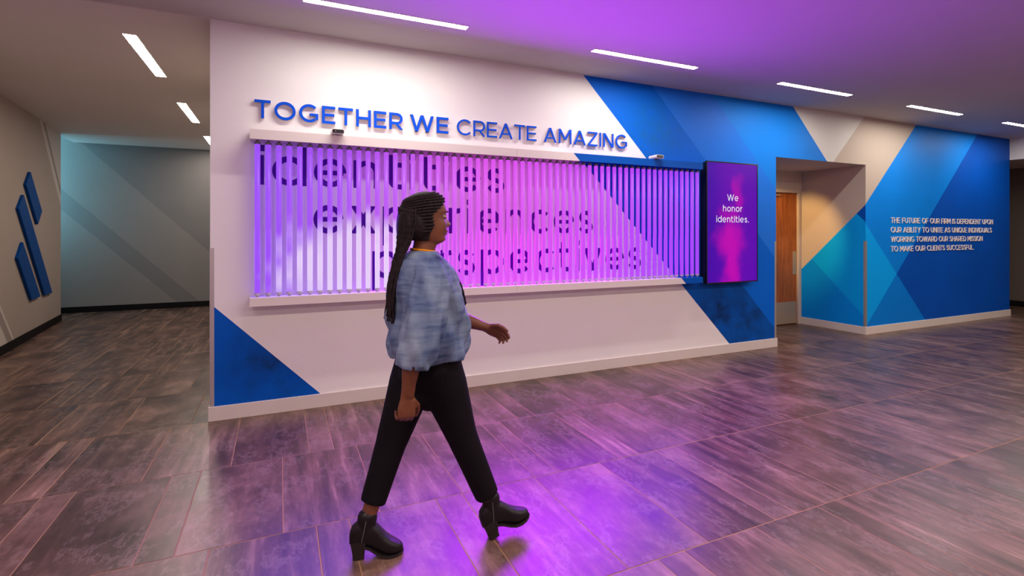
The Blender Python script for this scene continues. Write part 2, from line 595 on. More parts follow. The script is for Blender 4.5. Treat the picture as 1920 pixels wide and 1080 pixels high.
# baseboards of the feature wall
def base(name, x0, y0, x1, y1):
    b = MB(); b.box(x0, y0, 0, x1, y1, 0.112, M['trim']); b.build(name, kind='structure', bevel=0.003)
base('baseboard_back', XL - 0.012, WY - 0.014, OX0 + 0.012, WY + 0.004)
base('baseboard_back_far', OX1 - 0.012, WY - 0.014, XR + 0.012, WY + 0.004)
base('baseboard_hall', XL - 0.012, WY + 0.005, XL, 11.78)
base('baseboard_recess', OX1 - 0.014, WY, OX1 + 0.004, RY)
base('baseboard_recess_rear', OX0, RY - 0.014, DX0 - 0.05, RY)

# floor: grout bed with laid tiles
f = MB(); f.box(-6, -4, -0.06, 15.5, 12, -0.0012, M['grout'])
floor = f.build('floor', kind='structure')
RP = 0.915
Y1 = 1.81
rng = random.Random(11)
rows = {
    0: [0.77, 1.23, 1.537, 1.69, 2.147, 2.612, 2.764, 3.22, 3.68],
    1: [-0.757, -0.297, 0.165, 0.320, 0.775, 0.928, 1.382, 1.845, 2.30, 2.455, 2.899, 3.27, 3.652, 3.954, 4.445],
    2: [-1.046, -0.591, -0.437, 0.015, 0.478, 0.935, 1.395, 1.545, 2.01, 2.165, 2.63, 3.087, 3.527, 3.68, 4.14],
    3: [-1.356, -1.202, -0.744, -0.28, 0.18, 0.333, 0.80, 1.26, 1.71, 1.863, 2.32, 2.789, 2.938, 3.40, 3.876],
    4: [-1.99, -1.537, -1.08, -0.62, -0.16],
    5: [-1.84, -1.686, -1.226, -0.771, -0.31],
    6: [-1.94, -1.48, -1.175, -1.028, -0.57],
}
def extend(js, x0, x1):
    js = list(js)
    k = 0
    while js[-1] < x1:
        js.append(js[-1] + rng.choice([0.153, 0.46, 0.46, 0.46, 0.307, 0.46])); k += 1
    while js[0] > x0:
        js.insert(0, js[0] - rng.choice([0.153, 0.46, 0.46, 0.46]))
    return js
tile_meshes = {}
def tile_mesh(wd, ln):
    key = (round(wd, 3), round(ln, 3))
    if key not in tile_meshes:
        mb = MB()
        hx, hy, e = wd / 2, ln / 2, 0.0012
        mb.v += [(-hx, -hy, -0.0012), (hx, -hy, -0.0012), (hx, hy, -0.0012), (-hx, hy, -0.0012),
                 (-hx, -hy, -0.0006), (hx, -hy, -0.0006), (hx, hy, -0.0006), (-hx, hy, -0.0006),
                 (-hx + e, -hy + e, 0), (hx - e, -hy + e, 0), (hx - e, hy - e, 0), (-hx + e, hy - e, 0)]
        for q in ((0, 1, 5, 4), (1, 2, 6, 5), (2, 3, 7, 6), (3, 0, 4, 7), (4, 5, 9, 8), (5, 6, 10, 9), (6, 7, 11, 10), (7, 4, 8, 11), (8, 9, 10, 11)):
            mb.f.append(q); mb.mi.append(mb.m(M['tile']))
        tile_meshes[key] = mb.mesh('tile')
    return tile_meshes[key]
GAP = 0.0048
def in_view(x, y):
    dep = x * math.sin(YAW) + y * math.cos(YAW)
    lat = x * math.cos(YAW) - y * math.sin(YAW)
    if dep < 1.9: return 0
    px = 960 + 957 * lat / dep
    py = 437 + 957 * CAM_H / dep
    return -260 < px < 2180 and py < 1330
rest = MB()
n_tiles = 0
for k in range(-6, 12):
    y0 = Y1 + (k - 1) * RP
    y1 = y0 + RP
    if y0 > 11.8: break
    xa, xb = (-3.4, 13.4) if y1 < 4.6 else (-6.0 if y1 > 10.7 else -3.45, XL if k != 4 else XL)
    spans = [(xa, xb)]
    if k == 4: spans = [(-3.45, XL), (OX0, OX1), (XR, 13.4)]
    elif k > 4: spans = [(xa, XL), (XR, 13.4)] if y0 < 8 else [(xa, XL)]
    for si, (sa, sb) in enumerate(spans):
        js = extend(rows[k] if (k in rows and si == 0) else [sa + rng.uniform(-0.4, 0)], sa, sb)
        for i in range(len(js) - 1):
            a, b_ = max(js[i], sa), min(js[i + 1], sb)
            if b_ - a < 0.02: continue
            yy0, yy1 = max(y0, -4), min(y1, 11.79)
            if k == 4 and si == 1: yy1 = RY + 0.1
            wd, ln = b_ - a - GAP, yy1 - yy0 - GAP
            cx_, cy_ = (a + b_) / 2, (yy0 + yy1) / 2
            vis = any(in_view(qx, qy) for qx in (a, b_) for qy in (yy0, yy1))
            hid = (cy_ > 4.6 and cx_ < -0.5 and cx_ < LWX(cy_) - 0.35 and cy_ < 10.6)
            if hid: continue
            if vis and n_tiles < 300:
                o = bpy.data.objects.new('tile', tile_mesh(wd, ln))
                o.location = (cx_, cy_, rng.uniform(-0.0003, 0.0003))
                o.parent = floor
                COL.objects.link(o)
                n_tiles += 1
            else:
                rest.box(a + GAP / 2, yy0 + GAP / 2, -0.0012, b_ - GAP / 2, yy1 - GAP / 2, 0, M['tile'])
print('tiles', n_tiles)
if rest.v:
    rest.build('tiles', floor, kind='stuff')

# corner guards
def guard(x, side, z1, label):
    g = MB()
    g.box(x, WY - 0.003, 0.113, x + 0.028 * side, WY, z1, M['steel']) if side > 0 else g.box(x - 0.028, WY - 0.003, 0.113, x, WY, z1, M['steel'])
    if side > 0: g.box(x - 0.003, WY - 0.003, 0.113, x, WY + 0.028, z1, M['steel'])
    else: g.box(x, WY - 0.003, 0.113, x + 0.003, WY + 0.028, z1, M['steel'])
    o = g.build('corner_guard', bevel=0.0008)
    props(o, label, 'corner guard', 'steel corner guards on the mural wall')
guard(XL, 1, 1.345, 'steel corner guard on the hall end of the mural wall above the blue triangle')
guard(OX0, -1, 1.355, 'thin steel corner guard beside the wooden door recess on the edge nearer the screen')
guard(OX1, 1, 1.345, 'steel corner guard on the cyan corner between door recess and paragraph wall')

# ------------------------------------------------------------------ door
fr = MB()
for x0, x1, z0, z1 in ((DX0 - 0.05, DX0, 0, DZ + 0.05), (DX1, DX1 + 0.05, 0, DZ + 0.05), (DX0, DX1, DZ, DZ + 0.05)):
    fr.box(x0, RY - 0.012, z0, x1, RY + 0.09, z1, M['beige'])
door = empty('door_1', ((DX0 + DX1) / 2, RY + 0.03, 0)); door['kind'] = 'structure'
def rel(mb, name, parent, origin, **kw):
    mb.v = [(a - origin[0], b_ - origin[1], c_ - origin[2]) for a, b_, c_ in mb.v]
    return mb.build(name, parent, **kw)
DO = ((DX0 + DX1) / 2, RY + 0.03, 0)
rel(fr, 'door_frame', door, DO, bevel=0.004)
lf = MB(); lf.box(DX0 + 0.004, RY + 0.02, 0.012, DX1 - 0.004, RY + 0.062, DZ - 0.004, M['wood']); rel(lf, 'door_leaf', door, DO, bevel=0.002)
kp = MB(); kp.box(DX0 + 0.02, RY + 0.0175, 0.02, DX1 - 0.02, RY + 0.0195, 0.365, M['plate']); rel(kp, 'kick_plate', door, DO)
pp = MB(); pp.box(DX1 - 0.10, RY + 0.0165, 0.80, DX1 - 0.012, RY + 0.0195, 1.165, M['plate']); rel(pp, 'push_plate', door, DO)
cl = MB(); cl.box(DX0 + 0.05, RY - 0.03, 1.98, DX0 + 0.30, RY + 0.019, 2.05, M['steel']); cl.box(DX0 + 0.2, RY - 0.012, 2.05, DX0 + 0.5, RY - 0.002, 2.066, M['steel'])
rel(cl, 'door_closer', door, DO, bevel=0.004)

# ------------------------------------------------------------------ ceiling lamps
def lamp(cx_, cy_, sx, sy, label, group, mat, z=H):
    t_ = empty('ceiling_light', (cx_, cy_, z), label, 'ceiling light', group)
    a = MB()
    hx, hy, e = sx / 2, sy / 2, 0.006
    for x0, y0, x1, y1 in ((-hx - e, -hy - e, hx + e, -hy), (-hx - e, hy, hx + e, hy + e), (-hx - e, -hy, -hx, hy), (hx, -hy, hx + e, hy)):
        a.box(x0, y0, -0.004, x1, y1, -0.0005, M['trim'])
    a.build('frame', t_)
    d_ = MB(); d_.face([(-hx, -hy, -0.0015), (-hx, hy, -0.0015), (hx, hy, -0.0015), (hx, -hy, -0.0015)], mat)
    d_.build('diffuser', t_)
    return t_
MAINL = ['nearest long slot light above the big white lettering', 'second slot light from the front, over the end of the white lettering wall',
         'third slot light from the front, above the wall screen', 'fourth slot light from the front, above the beige facets of the wall',
         'farthest slot light, above the navy end of the wall']
for i in range(5):
    lamp(0.765 + 2.435 * i, 3.91, 1.225, 0.065, MAINL[i], 'slot lights along the mural wall', M['diffuser'])
HALL = ['nearest slot light in the dim side hall ceiling', 'middle slot light in the dim side hall ceiling', 'farthest slot light of the dim hall, half hidden by the wall end']
for i in range(3):
    lamp(-1.145, 5.83 + 2.47 * i, 0.095, 1.26, HALL[i], 'slot lights in the side hall', M['diffuser_hall'])
lamp(6.05, 5.15, 0.12, 0.12, 'small square downlight in the recess ceiling', None, emit('recess_lamp', (1.0, 0.62, 0.22), 8), OZ)
sp = bpy.data.lights.new('recess_spot', 'SPOT')
sp.energy = 170; sp.color = (1.0, 0.60, 0.20); sp.spot_size = math.radians(46); sp.spot_blend = 0.7; sp.shadow_soft_size = 0.04
so_ = bpy.data.objects.new('recess_spot', sp)
so_.location = (6.05, 5.15, OZ - 0.02)
so_.rotation_euler = Vector((7.6 - 6.05, 5.5 - 5.15, 1.45 - OZ)).to_track_quat('-Z', 'Y').to_euler()
COL.objects.link(so_)

# ------------------------------------------------------------------ stroke lettering
def arcp(cx_, cz, rx, rz, a0, a1, n=14):
    return [(cx_ + rx * math.cos(math.radians(a0 + (a1 - a0) * i / n)), cz + rz * math.sin(math.radians(a0 + (a1 - a0) * i / n))) for i in range(n + 1)]
def strip(pts, t_, closed=False):
    n = len(pts); L = []; R = []
    for i in range(n):
        if closed: a, b_ = pts[(i - 1) % n], pts[(i + 1) % n]; p = pts[i]
        else: a, b_ = pts[max(i - 1, 0)], pts[min(i + 1, n - 1)]; p = pts[i]
        d1 = Vector((p[0] - a[0], p[1] - a[1])); d2 = Vector((b_[0] - p[0], b_[1] - p[1]))
        if d1.length < 1e-9: d1 = d2
        if d2.length < 1e-9: d2 = d1
        d1.normalize(); d2.normalize()
        tn = (d1 + d2).normalized()
        nr = Vector((-tn.y, tn.x))
        k = t_ / max(0.5, nr.dot(Vector((-d1.y, d1.x))))
        L.append((p[0] + nr.x * k, p[1] + nr.y * k)); R.append((p[0] - nr.x * k, p[1] - nr.y * k))
    rng_ = range(n) if closed else range(n - 1)
    return [[R[i], R[(i + 1) % n], L[(i + 1) % n], L[i]] for i in rng_]
def rc(x0, z0, x1, z1): return [[(x0, z0), (x1, z0), (x1, z1), (x0, z1)]]
def dg(x0, z0, x1, z1, hw): return [[(x0 - hw, z0), (x0 + hw, z0), (x1 + hw, z1), (x1 - hw, z1)]]
def catmull(P, n=5):
    out = []
    Q = [P[0]] + list(P) + [P[-1]]
    for i in range(1, len(Q) - 2):
        for j in range(n):
            u = j / n
            out.append(tuple(0.5 * (2 * Q[i][k] + (Q[i + 1][k] - Q[i - 1][k]) * u + (2 * Q[i - 1][k] - 5 * Q[i][k] + 4 * Q[i + 1][k] - Q[i + 2][k]) * u * u + (3 * Q[i][k] - Q[i - 1][k] - 3 * Q[i + 1][k] + Q[i + 2][k]) * u ** 3) for k in (0, 1)))
    out.append(P[-1])
    return out
SP = [(.93, .80), (.75, .95), (.49, 1.0), (.18, .93), (.06, .75), (.17, .60), (.5, .51), (.83, .42), (.96, .24), (.84, .06), (.52, 0), (.22, .05), (.02, .20)]
XH = 0.745
def glyph(ch, w):
    t_ = w / 2
    if ch == 'T': W = .80; return rc(0, 1 - w, W, 1) + rc(W / 2 - t_, 0, W / 2 + t_, 1 - w), W
    if ch == 'O': W = 1.08; return strip(arcp(W / 2, .5, W / 2 - t_, .51 - t_, 0, 360, 36)[:-1], t_, True), W
    if ch == 'Q': W = 1.08; return strip(arcp(W / 2, .5, W / 2 - t_, .51 - t_, 0, 360, 36)[:-1], t_, True) + strip([(W * .58, .30), (W * .92, -.02)], t_), W
    if ch == 'C': W = .98; return strip(arcp(.53, .5, .53 - t_, .51 - t_, 42, 318, 26), t_), W
    if ch == 'G': W = 1.02; return strip(arcp(.53, .5, .53 - t_, .51 - t_, 46, 312, 26), t_) + rc(W - w - .02, .16, W - .02, .50) + rc(.54, .50 - w * .9, W - .02, .50), W
    if ch == 'E': W = .72; return rc(0, 0, w, 1) + rc(w, 1 - w, W, 1) + rc(w, 0, W, w) + rc(w, .5 - t_, W * .93, .5 + t_), W
    if ch == 'F': W = .70; return rc(0, 0, w, 1) + rc(w, 1 - w, W, 1) + rc(w, .48 - t_, W * .92, .48 + t_), W
    if ch == 'L': W = .62; return rc(0, 0, w, 1) + rc(w, 0, W, w), W
    if ch == 'H': W = .84; return rc(0, 0, w, 1) + rc(W - w, 0, W, 1) + rc(w, .5 - t_, W - w, .5 + t_), W
    if ch == 'I': return rc(0, 0, w, 1), w
    if ch == 'N': W = .88; return rc(0, 0, w, 1) + rc(W - w, 0, W, 1) + dg(W - w * .75, 0, w * .75, 1, w * .72), W
    if ch == 'M': W = 1.0; return rc(0, 0, w, 1) + rc(W - w, 0, W, 1) + dg(W / 2, .26, w * .7, 1, w * .62) + dg(W / 2, .26, W - w * .7, 1, w * .62), W
    if ch == 'W':
        W = 1.40; h_ = w * .55
        return dg(W * .27, 0, h_, 1, h_) + dg(W * .27, 0, W * .5, 1, h_) + dg(W * .73, 0, W * .5, 1, h_) + dg(W * .73, 0, W - h_, 1, h_), W
    if ch == 'A': W = .98; h_ = w * .58; return dg(h_, 0, W / 2, 1, h_) + dg(W - h_, 0, W / 2, 1, h_) + rc(W * .2, .25, W * .8, .25 + w * .85), W
    if ch == 'V': W = .94; h_ = w * .58; return dg(W / 2, 0, h_, 1, h_) + dg(W / 2, 0, W - h_, 1, h_), W
    if ch == 'Y': W = .92; h_ = w * .6; return dg(W / 2, .38, h_, 1, h_) + dg(W / 2, .38, W - h_, 1, h_) + rc(W / 2 - t_, 0, W / 2 + t_, .45), W
    if ch == 'K': W = .86; h_ = w * .62; return rc(0, 0, w, 1) + dg(w * .8, .32, W - h_, 1, h_) + dg(W - h_, 0, W * .40, .60, h_), W
    if ch == 'Z': W = .80; return rc(0, 1 - w, W, 1) + rc(0, 0, W, w) + dg(w * .7, w, W - w * .7, 1 - w, w * .7), W
    if ch == 'U': W = .84; r_ = W / 2 - t_; return strip([(t_, 1), (t_, r_ + t_)] + arcp(W / 2, r_ + t_, r_, r_ + t_ * 0, 180, 360, 14)[1:-1] + [(W - t_, r_ + t_), (W - t_, 1)], t_), W
    if ch == 'S': W = .74; return strip(catmull([(t_ + a * (W - w), t_ + b_ * (1 - w)) for a, b_ in SP]), t_), W
    if ch in 'RP':
        W = .80 if ch == 'R' else .76; z0 = .38; r_ = (1 - t_ - z0 - t_ + w * .5) / 2
        zt, zb = 1 - t_, 1 - t_ - 2 * r_
        g = rc(0, 0, w, 1) + strip([(w * .9, zt), (W - t_ - r_, zt)] + arcp(W - t_ - r_, (zt + zb) / 2, r_, r_, 90, -90, 12)[1:-1] + [(W - t_ - r_, zb), (w * .9, zb)], t_)
        if ch == 'R': g += dg(W - w * .45, 0, W * .50, zb, w * .6)
        return g, W
    if ch == 'B':
        W = .80; g = rc(0, 0, w, 1)
        for zb, zt, ww in ((t_, .52, W), (.52, 1 - t_, W * .94)):
            r_ = (zt - zb) / 2
            g += strip([(w * .9, zt), (ww - t_ - r_, zt)] + arcp(ww - t_ - r_, (zt + zb) / 2, r_, r_, 90, -90, 10)[1:-1] + [(ww - t_ - r_, zb), (w * .9, zb)], t_)
        return g, W
    if ch == 'D':
        W = .92; r_ = .5 - t_
        return rc(0, 0, w, 1) + strip([(w * .9, 1 - t_), (W - t_ - r_, 1 - t_)] + arcp(W - t_ - r_, .5, r_, r_, 90, -90, 18)[1:-1] + [(W - t_ - r_, t_), (w * .9, t_)], t_), W
    if ch == '.': return rc(0, 0, w * 1.15, w * 1.15), w * 1.15
    # lower case
    rx, rz = .375, XH / 2
    ring = lambda cx_, a0, a1, n=26: strip(arcp(cx_, rz, rx - t_, rz - t_ + .005, a0, a1, n), t_)
    if ch == 'i': return rc(0, 0, w, XH) + rc(-w * .06, .84, w * 1.06, 1.0), w
    if ch == 'o': return ring(rx, 0, 360, 32), 2 * rx
    if ch == 'd': return ring(rx, 0, 360, 32) + rc(2 * rx - w, 0, 2 * rx, 1.0), 2 * rx
    if ch == 'p': return ring(rx, 0, 360, 32) + rc(0, -.33, w, XH), 2 * rx
    if ch == 'c': return ring(rx, 42, 318), .68
    if ch == 'e': return ring(rx, 0, 320) + rc(w * .8, rz - t_ * .85, 2 * rx - w * .5, rz + t_ * .85), 2 * rx
    if ch in 'nh':
        W = .64; r_ = W / 2 - t_
        return rc(0, 0, w, XH if ch == 'n' else 1.0) + strip([(t_, XH - r_ - t_)] + arcp(W / 2, XH - r_ - t_, r_, r_, 180, 0, 16)[1:-1] + [(W - t_, XH - r_ - t_), (W - t_, 0)], t_), W
    if ch == 'r': W = .42; return rc(0, 0, w, XH) + strip(arcp(W, XH * .50, W - t_, XH * .50 - t_, 175, 92, 9), t_), W
    if ch == 't':
        W = .44; x_ = .06
        return strip([(x_ + t_, .95), (x_ + t_, .22)] + arcp(x_ + t_ + .17, .22, .17, .22 - t_, 180, 270, 8)[1:] + [(W, t_)], t_) + rc(-.03, XH - w * .95, W, XH), W
    if ch == 's': W = .56; return strip(catmull([(t_ + a * (W - w), t_ + b_ * (XH - w)) for a, b_ in SP]), t_), W
    if ch == 'x': W = .68; h_ = w * .66; return dg(h_, 0, W - h_, XH, h_) + dg(W - h_, 0, h_, XH, h_), W
    if ch == 'v': W = .68; h_ = w * .58; return dg(W / 2, 0, h_, XH, h_) + dg(W / 2, 0, W - h_, XH, h_), W
    return [], .3

def write(text, x0, x1, zbase, cap, w, yf, yb, mat, parent, origin, space=.34, back=None, fit=True, kern=.1):
    """letters from x0 to x1 (spacing adjusted to fit); each letter its own mesh"""
    gl = [(ch, glyph(ch, w)) if ch != ' ' else (' ', ([], space)) for ch in text]
    tot = sum(g[1] for _, g in gl)
    gaps = len(gl) - 1
    sx = 1.0
    if fit:
        k = ((x1 - x0) / cap - tot) / gaps
        if k < kern * .6:
            sx = (x1 - x0) / cap / (tot + kern * gaps); k = kern
        elif k > kern * 1.6:
            sx = (x1 - x0) / cap / (tot + kern * 1.4 * gaps); k = kern * 1.4
    else: k = kern
    x = x0
    for ch, (polys, W) in gl:
        if polys:
            mb = MB()
            for pi_, pl in enumerate(polys):
                q = [(x + a * cap * sx - origin[0], zbase + b_ * cap - origin[2]) for a, b_ in pl]
                mb.prism(q, yf - origin[1] - pi_ * 2.5e-5, yb - origin[1], mat)
                if back: mb.prism([(a - 0.0, b_ - 0.0) for a, b_ in q], yb - origin[1] + .0, yb + back[0] - origin[1], back[1])
            mb.build('letter', parent)
        x += (W + k) * cap * sx
    return x

# raised title
org = (1.6, 4.54, 2.38)
M['letter_side'] = paint('letter_acrylic_edge', (228, 214, 204), 0.4, 0.02)
sign = empty('wall_title_sign', org, 'raised blue capitals reading TOGETHER WE CREATE AMAZING above the glowing tubes', 'sign')
for txt, a, b_, wd in (('TOGETHER', -0.185, 0.995, .152), ('WE', 1.062, 1.419, .152), ('CREATE', 1.502, 2.333, .115), ('AMAZING', 2.418, 3.442, .115)):
    write(txt, a, b_, 2.378, 0.147, wd, 4.538, 4.549, M['letter_blue'], sign, org, back=(0.0205, M['letter_side']), kern=.13)
# small paragraph
org = (9.7, 4.56, 1.4)
par = empty('wall_paragraph_sign', org, 'four lines of small white capitals raised on the bright blue and navy facets', 'sign')
for txt, a, b_, zb in (('THE FUTURE OF OUR FIRM IS DEPENDENT UPON', 8.252, 11.156, 1.610), ('OUR ABILITY TO UNITE AS UNIQUE INDIVIDUALS', 8.252, 11.12, 1.468),
                       ('WORKING TOWARD OUR SHARED MISSION', 8.252, 10.82, 1.326), ('TO MAKE OUR CLIENTS SUCCESSFUL.', 8.252, 10.54, 1.184)):
    write(txt, a, b_, zb, 0.082, .125, 4.562, 4.5695, M['letter_white'], par, org, space=.36)
# words behind the tubes
for wd, a, b_, zb, lb in (('identities', -0.165, 2.0, 1.85, 'dark violet word identities on the wall behind the tubes, top of three'),
                          ('experiences', 0.254, 3.022, 1.457, 'dark violet word experiences on the wall behind the tubes, middle of three'),
                          ('perspectives', 0.735, 3.654, 1.063, 'dark violet word perspectives on the wall behind the tubes, lowest of three')):
    org = ((a + b_) / 2, 4.568, zb)
    e = empty('vinyl_word', org, lb, 'lettering', 'words behind the light tubes')
    write(wd, a, b_, zb, 0.32, .142, 4.5685, 4.5695, M['vinyl'], e, org, kern=.12)

# ------------------------------------------------------------------ light tube installation
org = (2.1, 4.5, 1.58)
inst = empty('light_tube_display', org, 'wall display of sixty upright glowing violet and magenta tubes between two rails', 'light display')
def rail(x0, x1, z0, z1, cut, name='rail'):
    mb = MB()
    polys = [[(x0, z0), (x1, z0), (x1, z1), (x0, z1)]]
    pieces = mosaic(polys, [(1, 1, cut)])
    for pl in pieces:
        x, z = centroid(pl)
        mb.prism(pl, 4.42, 4.566, M['railwhite'] if x + z < cut else M['railblue'])
    rel(mb, name, inst, org)
for a, b_ in ((-0.213, 2.062), (2.064, 4.414)):
    rail(a, b_, 2.190, 2.266, 4.956)
    rail(a, b_, 0.890, 0.956, 5.05)
NT_ = 60
X0, PITCH = -0.1616, (4.394 + 0.1616) / 59
def cyl(mb, r, z0, z1, mat, n=16, matb=None, ax=(0, 0)):
    rings = [[(ax[0] + r * math.cos(2 * math.pi * j / n), ax[1] + r * math.sin(2 * math.pi * j / n), z) for j in range(n)] for z in (z0, z1)]
    st = len(mb.f)
    mb.grid(rings, mat)
    if matb:
        kb = mb.m(matb)
        for j in range(n):
            if math.sin(2 * math.pi * (j + .5) / n) > 0.08: mb.mi[st + j] = kb
ZB, ZT = 0.988, 2.160
tb = MB(); cyl(tb, 0.0205, ZB, ZT, M['tube_front'], 16, M['tube_back'])
tb.v = [(a, b_, c_ - org[2]) for a, b_, c_ in tb.v]
tube_me = tb.mesh('tube')
tube_me.polygons.foreach_set('use_smooth', [len(p.vertices) == 4 for p in tube_me.polygons])
def capmesh(z0, z1, zn, mat):
    mb = MB(); cyl(mb, 0.0225, z0, z1, mat, 14); 
    lo, hi = (z1, zn) if zn > z1 else (zn, z0)
    cyl(mb, 0.010, lo, hi, mat, 10)
    mb.v = [(a, b_, c_ - org[2]) for a, b_, c_ in mb.v]
    return mb.mesh('end_cap')
cap_top, cap_bot = capmesh(ZT, ZT + 0.018, 2.191, M['cap']), capmesh(ZB - 0.018, ZB, 0.955, M['cap_light'])
for i in range(NT_):
    o = bpy.data.objects.new('tube', tube_me)
    o.location = (X0 + i * PITCH - org[0], TUBE_Y - org[1], 0)
    o.parent = inst
    COL.objects.link(o)
    for cm in (cap_top, cap_bot):
        k = bpy.data.objects.new('end_cap', cm); k.parent = o; COL.objects.link(k)

# sensor cameras on the top rail
def sensor(x, label):
    t_ = empty('sensor_camera', (x, 4.372, 2.2675), label, 'camera', 'sensor cameras on the top rail')
    def slab(hw, hz, y0, y1, zc, mat, name, n=8):
        r_ = hz * .8; pts = []
        for cx_, cz, a0 in ((hw - r_, hz - r_, 0), (-hw + r_, hz - r_, 90), (-hw + r_, -hz + r_, 180), (hw - r_, -hz + r_, 270)):
            pts += [(cx_ + r_ * math.cos(math.radians(a0 + 90 * i / 6)), zc + cz + r_ * math.sin(math.radians(a0 + 90 * i / 6))) for i in range(7)]
        mb = MB(); mb.prism(pts, y0, y1, mat); return mb.build(name, t_)
    slab(.0515, .0195, 0.002, .126, .0225, M['device'], 'housing')
    slab(.0455, .0150, -0.0005, .003, .0225, M['dark_plastic'], 'lens_window')
    mb = MB(); mb.box(-.012, .05, 0, .012, .10, .004, M['cap']); mb.build('mount', t_)
    mb = MB(); cyl(mb, .006, 0, .003, M['cap'], 12)
    mb.v = [(a - .02, -0.0006 - c_ * .5, b_ + .0225) for a, b_, c_ in mb.v]; mb.build('lens', t_, fixn=True)
sensor(0.432, 'small white sensor camera with black front on the rail below the raised blue capitals')
sensor(3.752, 'small white sensor camera on the blue part of the rail near the screen')

# ------------------------------------------------------------------ screen
TX0, TX1, TZ0, TZ1, TY = 4.511, 5.348, 0.866, 2.303, 4.46
org = ((TX0 + TX1) / 2, 4.5, (TZ0 + TZ1) / 2)
scr = empty('wall_screen', org, 'tall black framed screen showing violet glow and the words We honor identities', 'screen')
mb = MB(); mb.box(TX0 + .012, TY + .02, TZ0 + .012, TX1 - .012, 4.568, TZ1 - .012, M['screen_case']); rel(mb, 'casing', scr, org)
mb = MB(); e_ = .014
for x0, x1, z0, z1 in ((TX0, TX0 + e_, TZ0, TZ1), (TX1 - e_, TX1, TZ0, TZ1), (TX0 + e_, TX1 - e_, TZ0, TZ0 + e_), (TX0 + e_, TX1 - e_, TZ1 - e_, TZ1)):
    mb.box(x0, TY, z0, x1, TY + .024, z1, M['dark_plastic'])
rel(mb, 'bezel', scr, org)
m = new_mat('screen_picture', (4, 4, 4), 0.25, spec=0.15)
t = NT(m)
p = t.pos()
x, y, z = t.sep(p)
u = t.math('MULTIPLY', t.math('SUBTRACT', x, TX0), 1 / (TX1 - TX0))
v = t.math('MULTIPLY', t.math('SUBTRACT', z, TZ0), 1 / (TZ1 - TZ0))
wob = t.noise(2.6, 3, 0.5, p)
wx_, wy_, wz_ = t.sep(wob.outputs['Color'])
u = t.math('ADD', u, t.math('MULTIPLY', t.math('SUBTRACT', wx_, 0.5), 0.55))
v = t.math('ADD', v, t.math('MULTIPLY', t.math('SUBTRACT', wz_, 0.5), 0.25))
basec = t.ramp(u, [(0.0, (0.055, 0.0, 0.36, 1)), (0.45, (0.13, 0.0, 0.42, 1)), (1.0, (0.10, 0.0, 0.40, 1))])
def blob(cu, cv, ru, rv, rot=0.0):
    du = t.math('SUBTRACT', u, cu); dv = t.math('SUBTRACT', v, cv)
    c0, s0 = math.cos(rot), math.sin(rot)
    a = t.math('MULTIPLY', t.math('ADD', t.math('MULTIPLY', du, c0), t.math('MULTIPLY', dv, s0)), 1 / ru)
    b_ = t.math('MULTIPLY', t.math('SUBTRACT', t.math('MULTIPLY', dv, c0), t.math('MULTIPLY', du, s0)), 1 / rv)
    d = t.math('SQRT', t.math('ADD', t.math('MULTIPLY', a, a), t.math('MULTIPLY', b_, b_)))
    return t.ramp(d, [(0.25, (1, 1, 1, 1)), (1.0, (0, 0, 0, 1))], 'EASE').outputs[0]
f1 = blob(.44, .37, .40, .22); f2 = blob(.46, .20, .25, .36); f3 = blob(.62, .74, .17, .22, -0.35); f4 = blob(.42, .56, .34, .14)
acc = t.math('MAXIMUM', t.math('MAXIMUM', f1, f2), t.math('MAXIMUM', t.math('MULTIPLY', f3, .65), t.math('MULTIPLY', f4, .6)))
colr = t.mix(acc, basec.outputs[0], (0.50, 0.0, 0.42, 1))
t.link(colr, t.b.inputs['Emission Color'])
t.b.inputs['Emission Strength'].default_value = 1.0
mb = MB(); mb.face([(TX0 + e_, TY + .004, TZ0 + e_), (TX1 - e_, TY + .004, TZ0 + e_), (TX1 - e_, TY + .004, TZ1 - e_), (TX0 + e_, TY + .004, TZ1 - e_)], m)
panel = rel(mb, 'display_panel', scr, org)
M['screen_text'] = emit('screen_text', (0.9, 0.88, 1.0), 0.85)
tw = MB
for txt, xc, zb in (('We', 4.93, 1.844), ('honor', 4.93, 1.716), ('identities.', 4.93, 1.588)):
    wdt = {'We': .180, 'honor': .315, 'identities.': .528}[txt]
    write(txt, xc - wdt / 2, xc + wdt / 2, zb, .078, .115, TY + .0028, TY + .0038, M['screen_text'], panel, org, kern=.14)

# ------------------------------------------------------------------ emblem on the left wall
org = Vector(lwp(9.3, 1.4))
emb = empty('wall_emblem', org, 'three raised slanted blue bars on the taupe wall of the side hall', 'emblem')
for pts in ([(9.127, 2.297), (9.674, 1.779), (9.467, 1.581), (8.934, 2.106)],
            [(8.835, 1.965), (10.224, 0.534), (9.822, 0.535), (8.625, 1.774)],
            [(8.803, 1.341), (9.595, 0.544), (9.186, 0.536), (8.594, 1.140)]):
    mb = MB(); k = mb.m(M['logo'])
    mb.v = [tuple(Vector(lwp(s_, z_, o_)) - org) for o_ in (0.001, 0.035) for s_, z_ in pts]
    for q in ((0, 1, 2, 3), (7, 6, 5, 4), (0, 4, 5, 1), (1, 5, 6, 2), (2, 6, 7, 3), (3, 7, 4, 0)):
        mb.f.append(q); mb.mi.append(k)
    mb.build('bar', emb, bevel=0.004, fixn=True)
#PERSON#
# ------------------------------------------------------------------ the walking woman
PO = (0.612, 2.32, 0.0)
woman = empty('person', (PO[0] + 0.008, PO[1], PO[2]), 'woman with long braids, loose blue top and black trousers striding past the tubes', 'person')

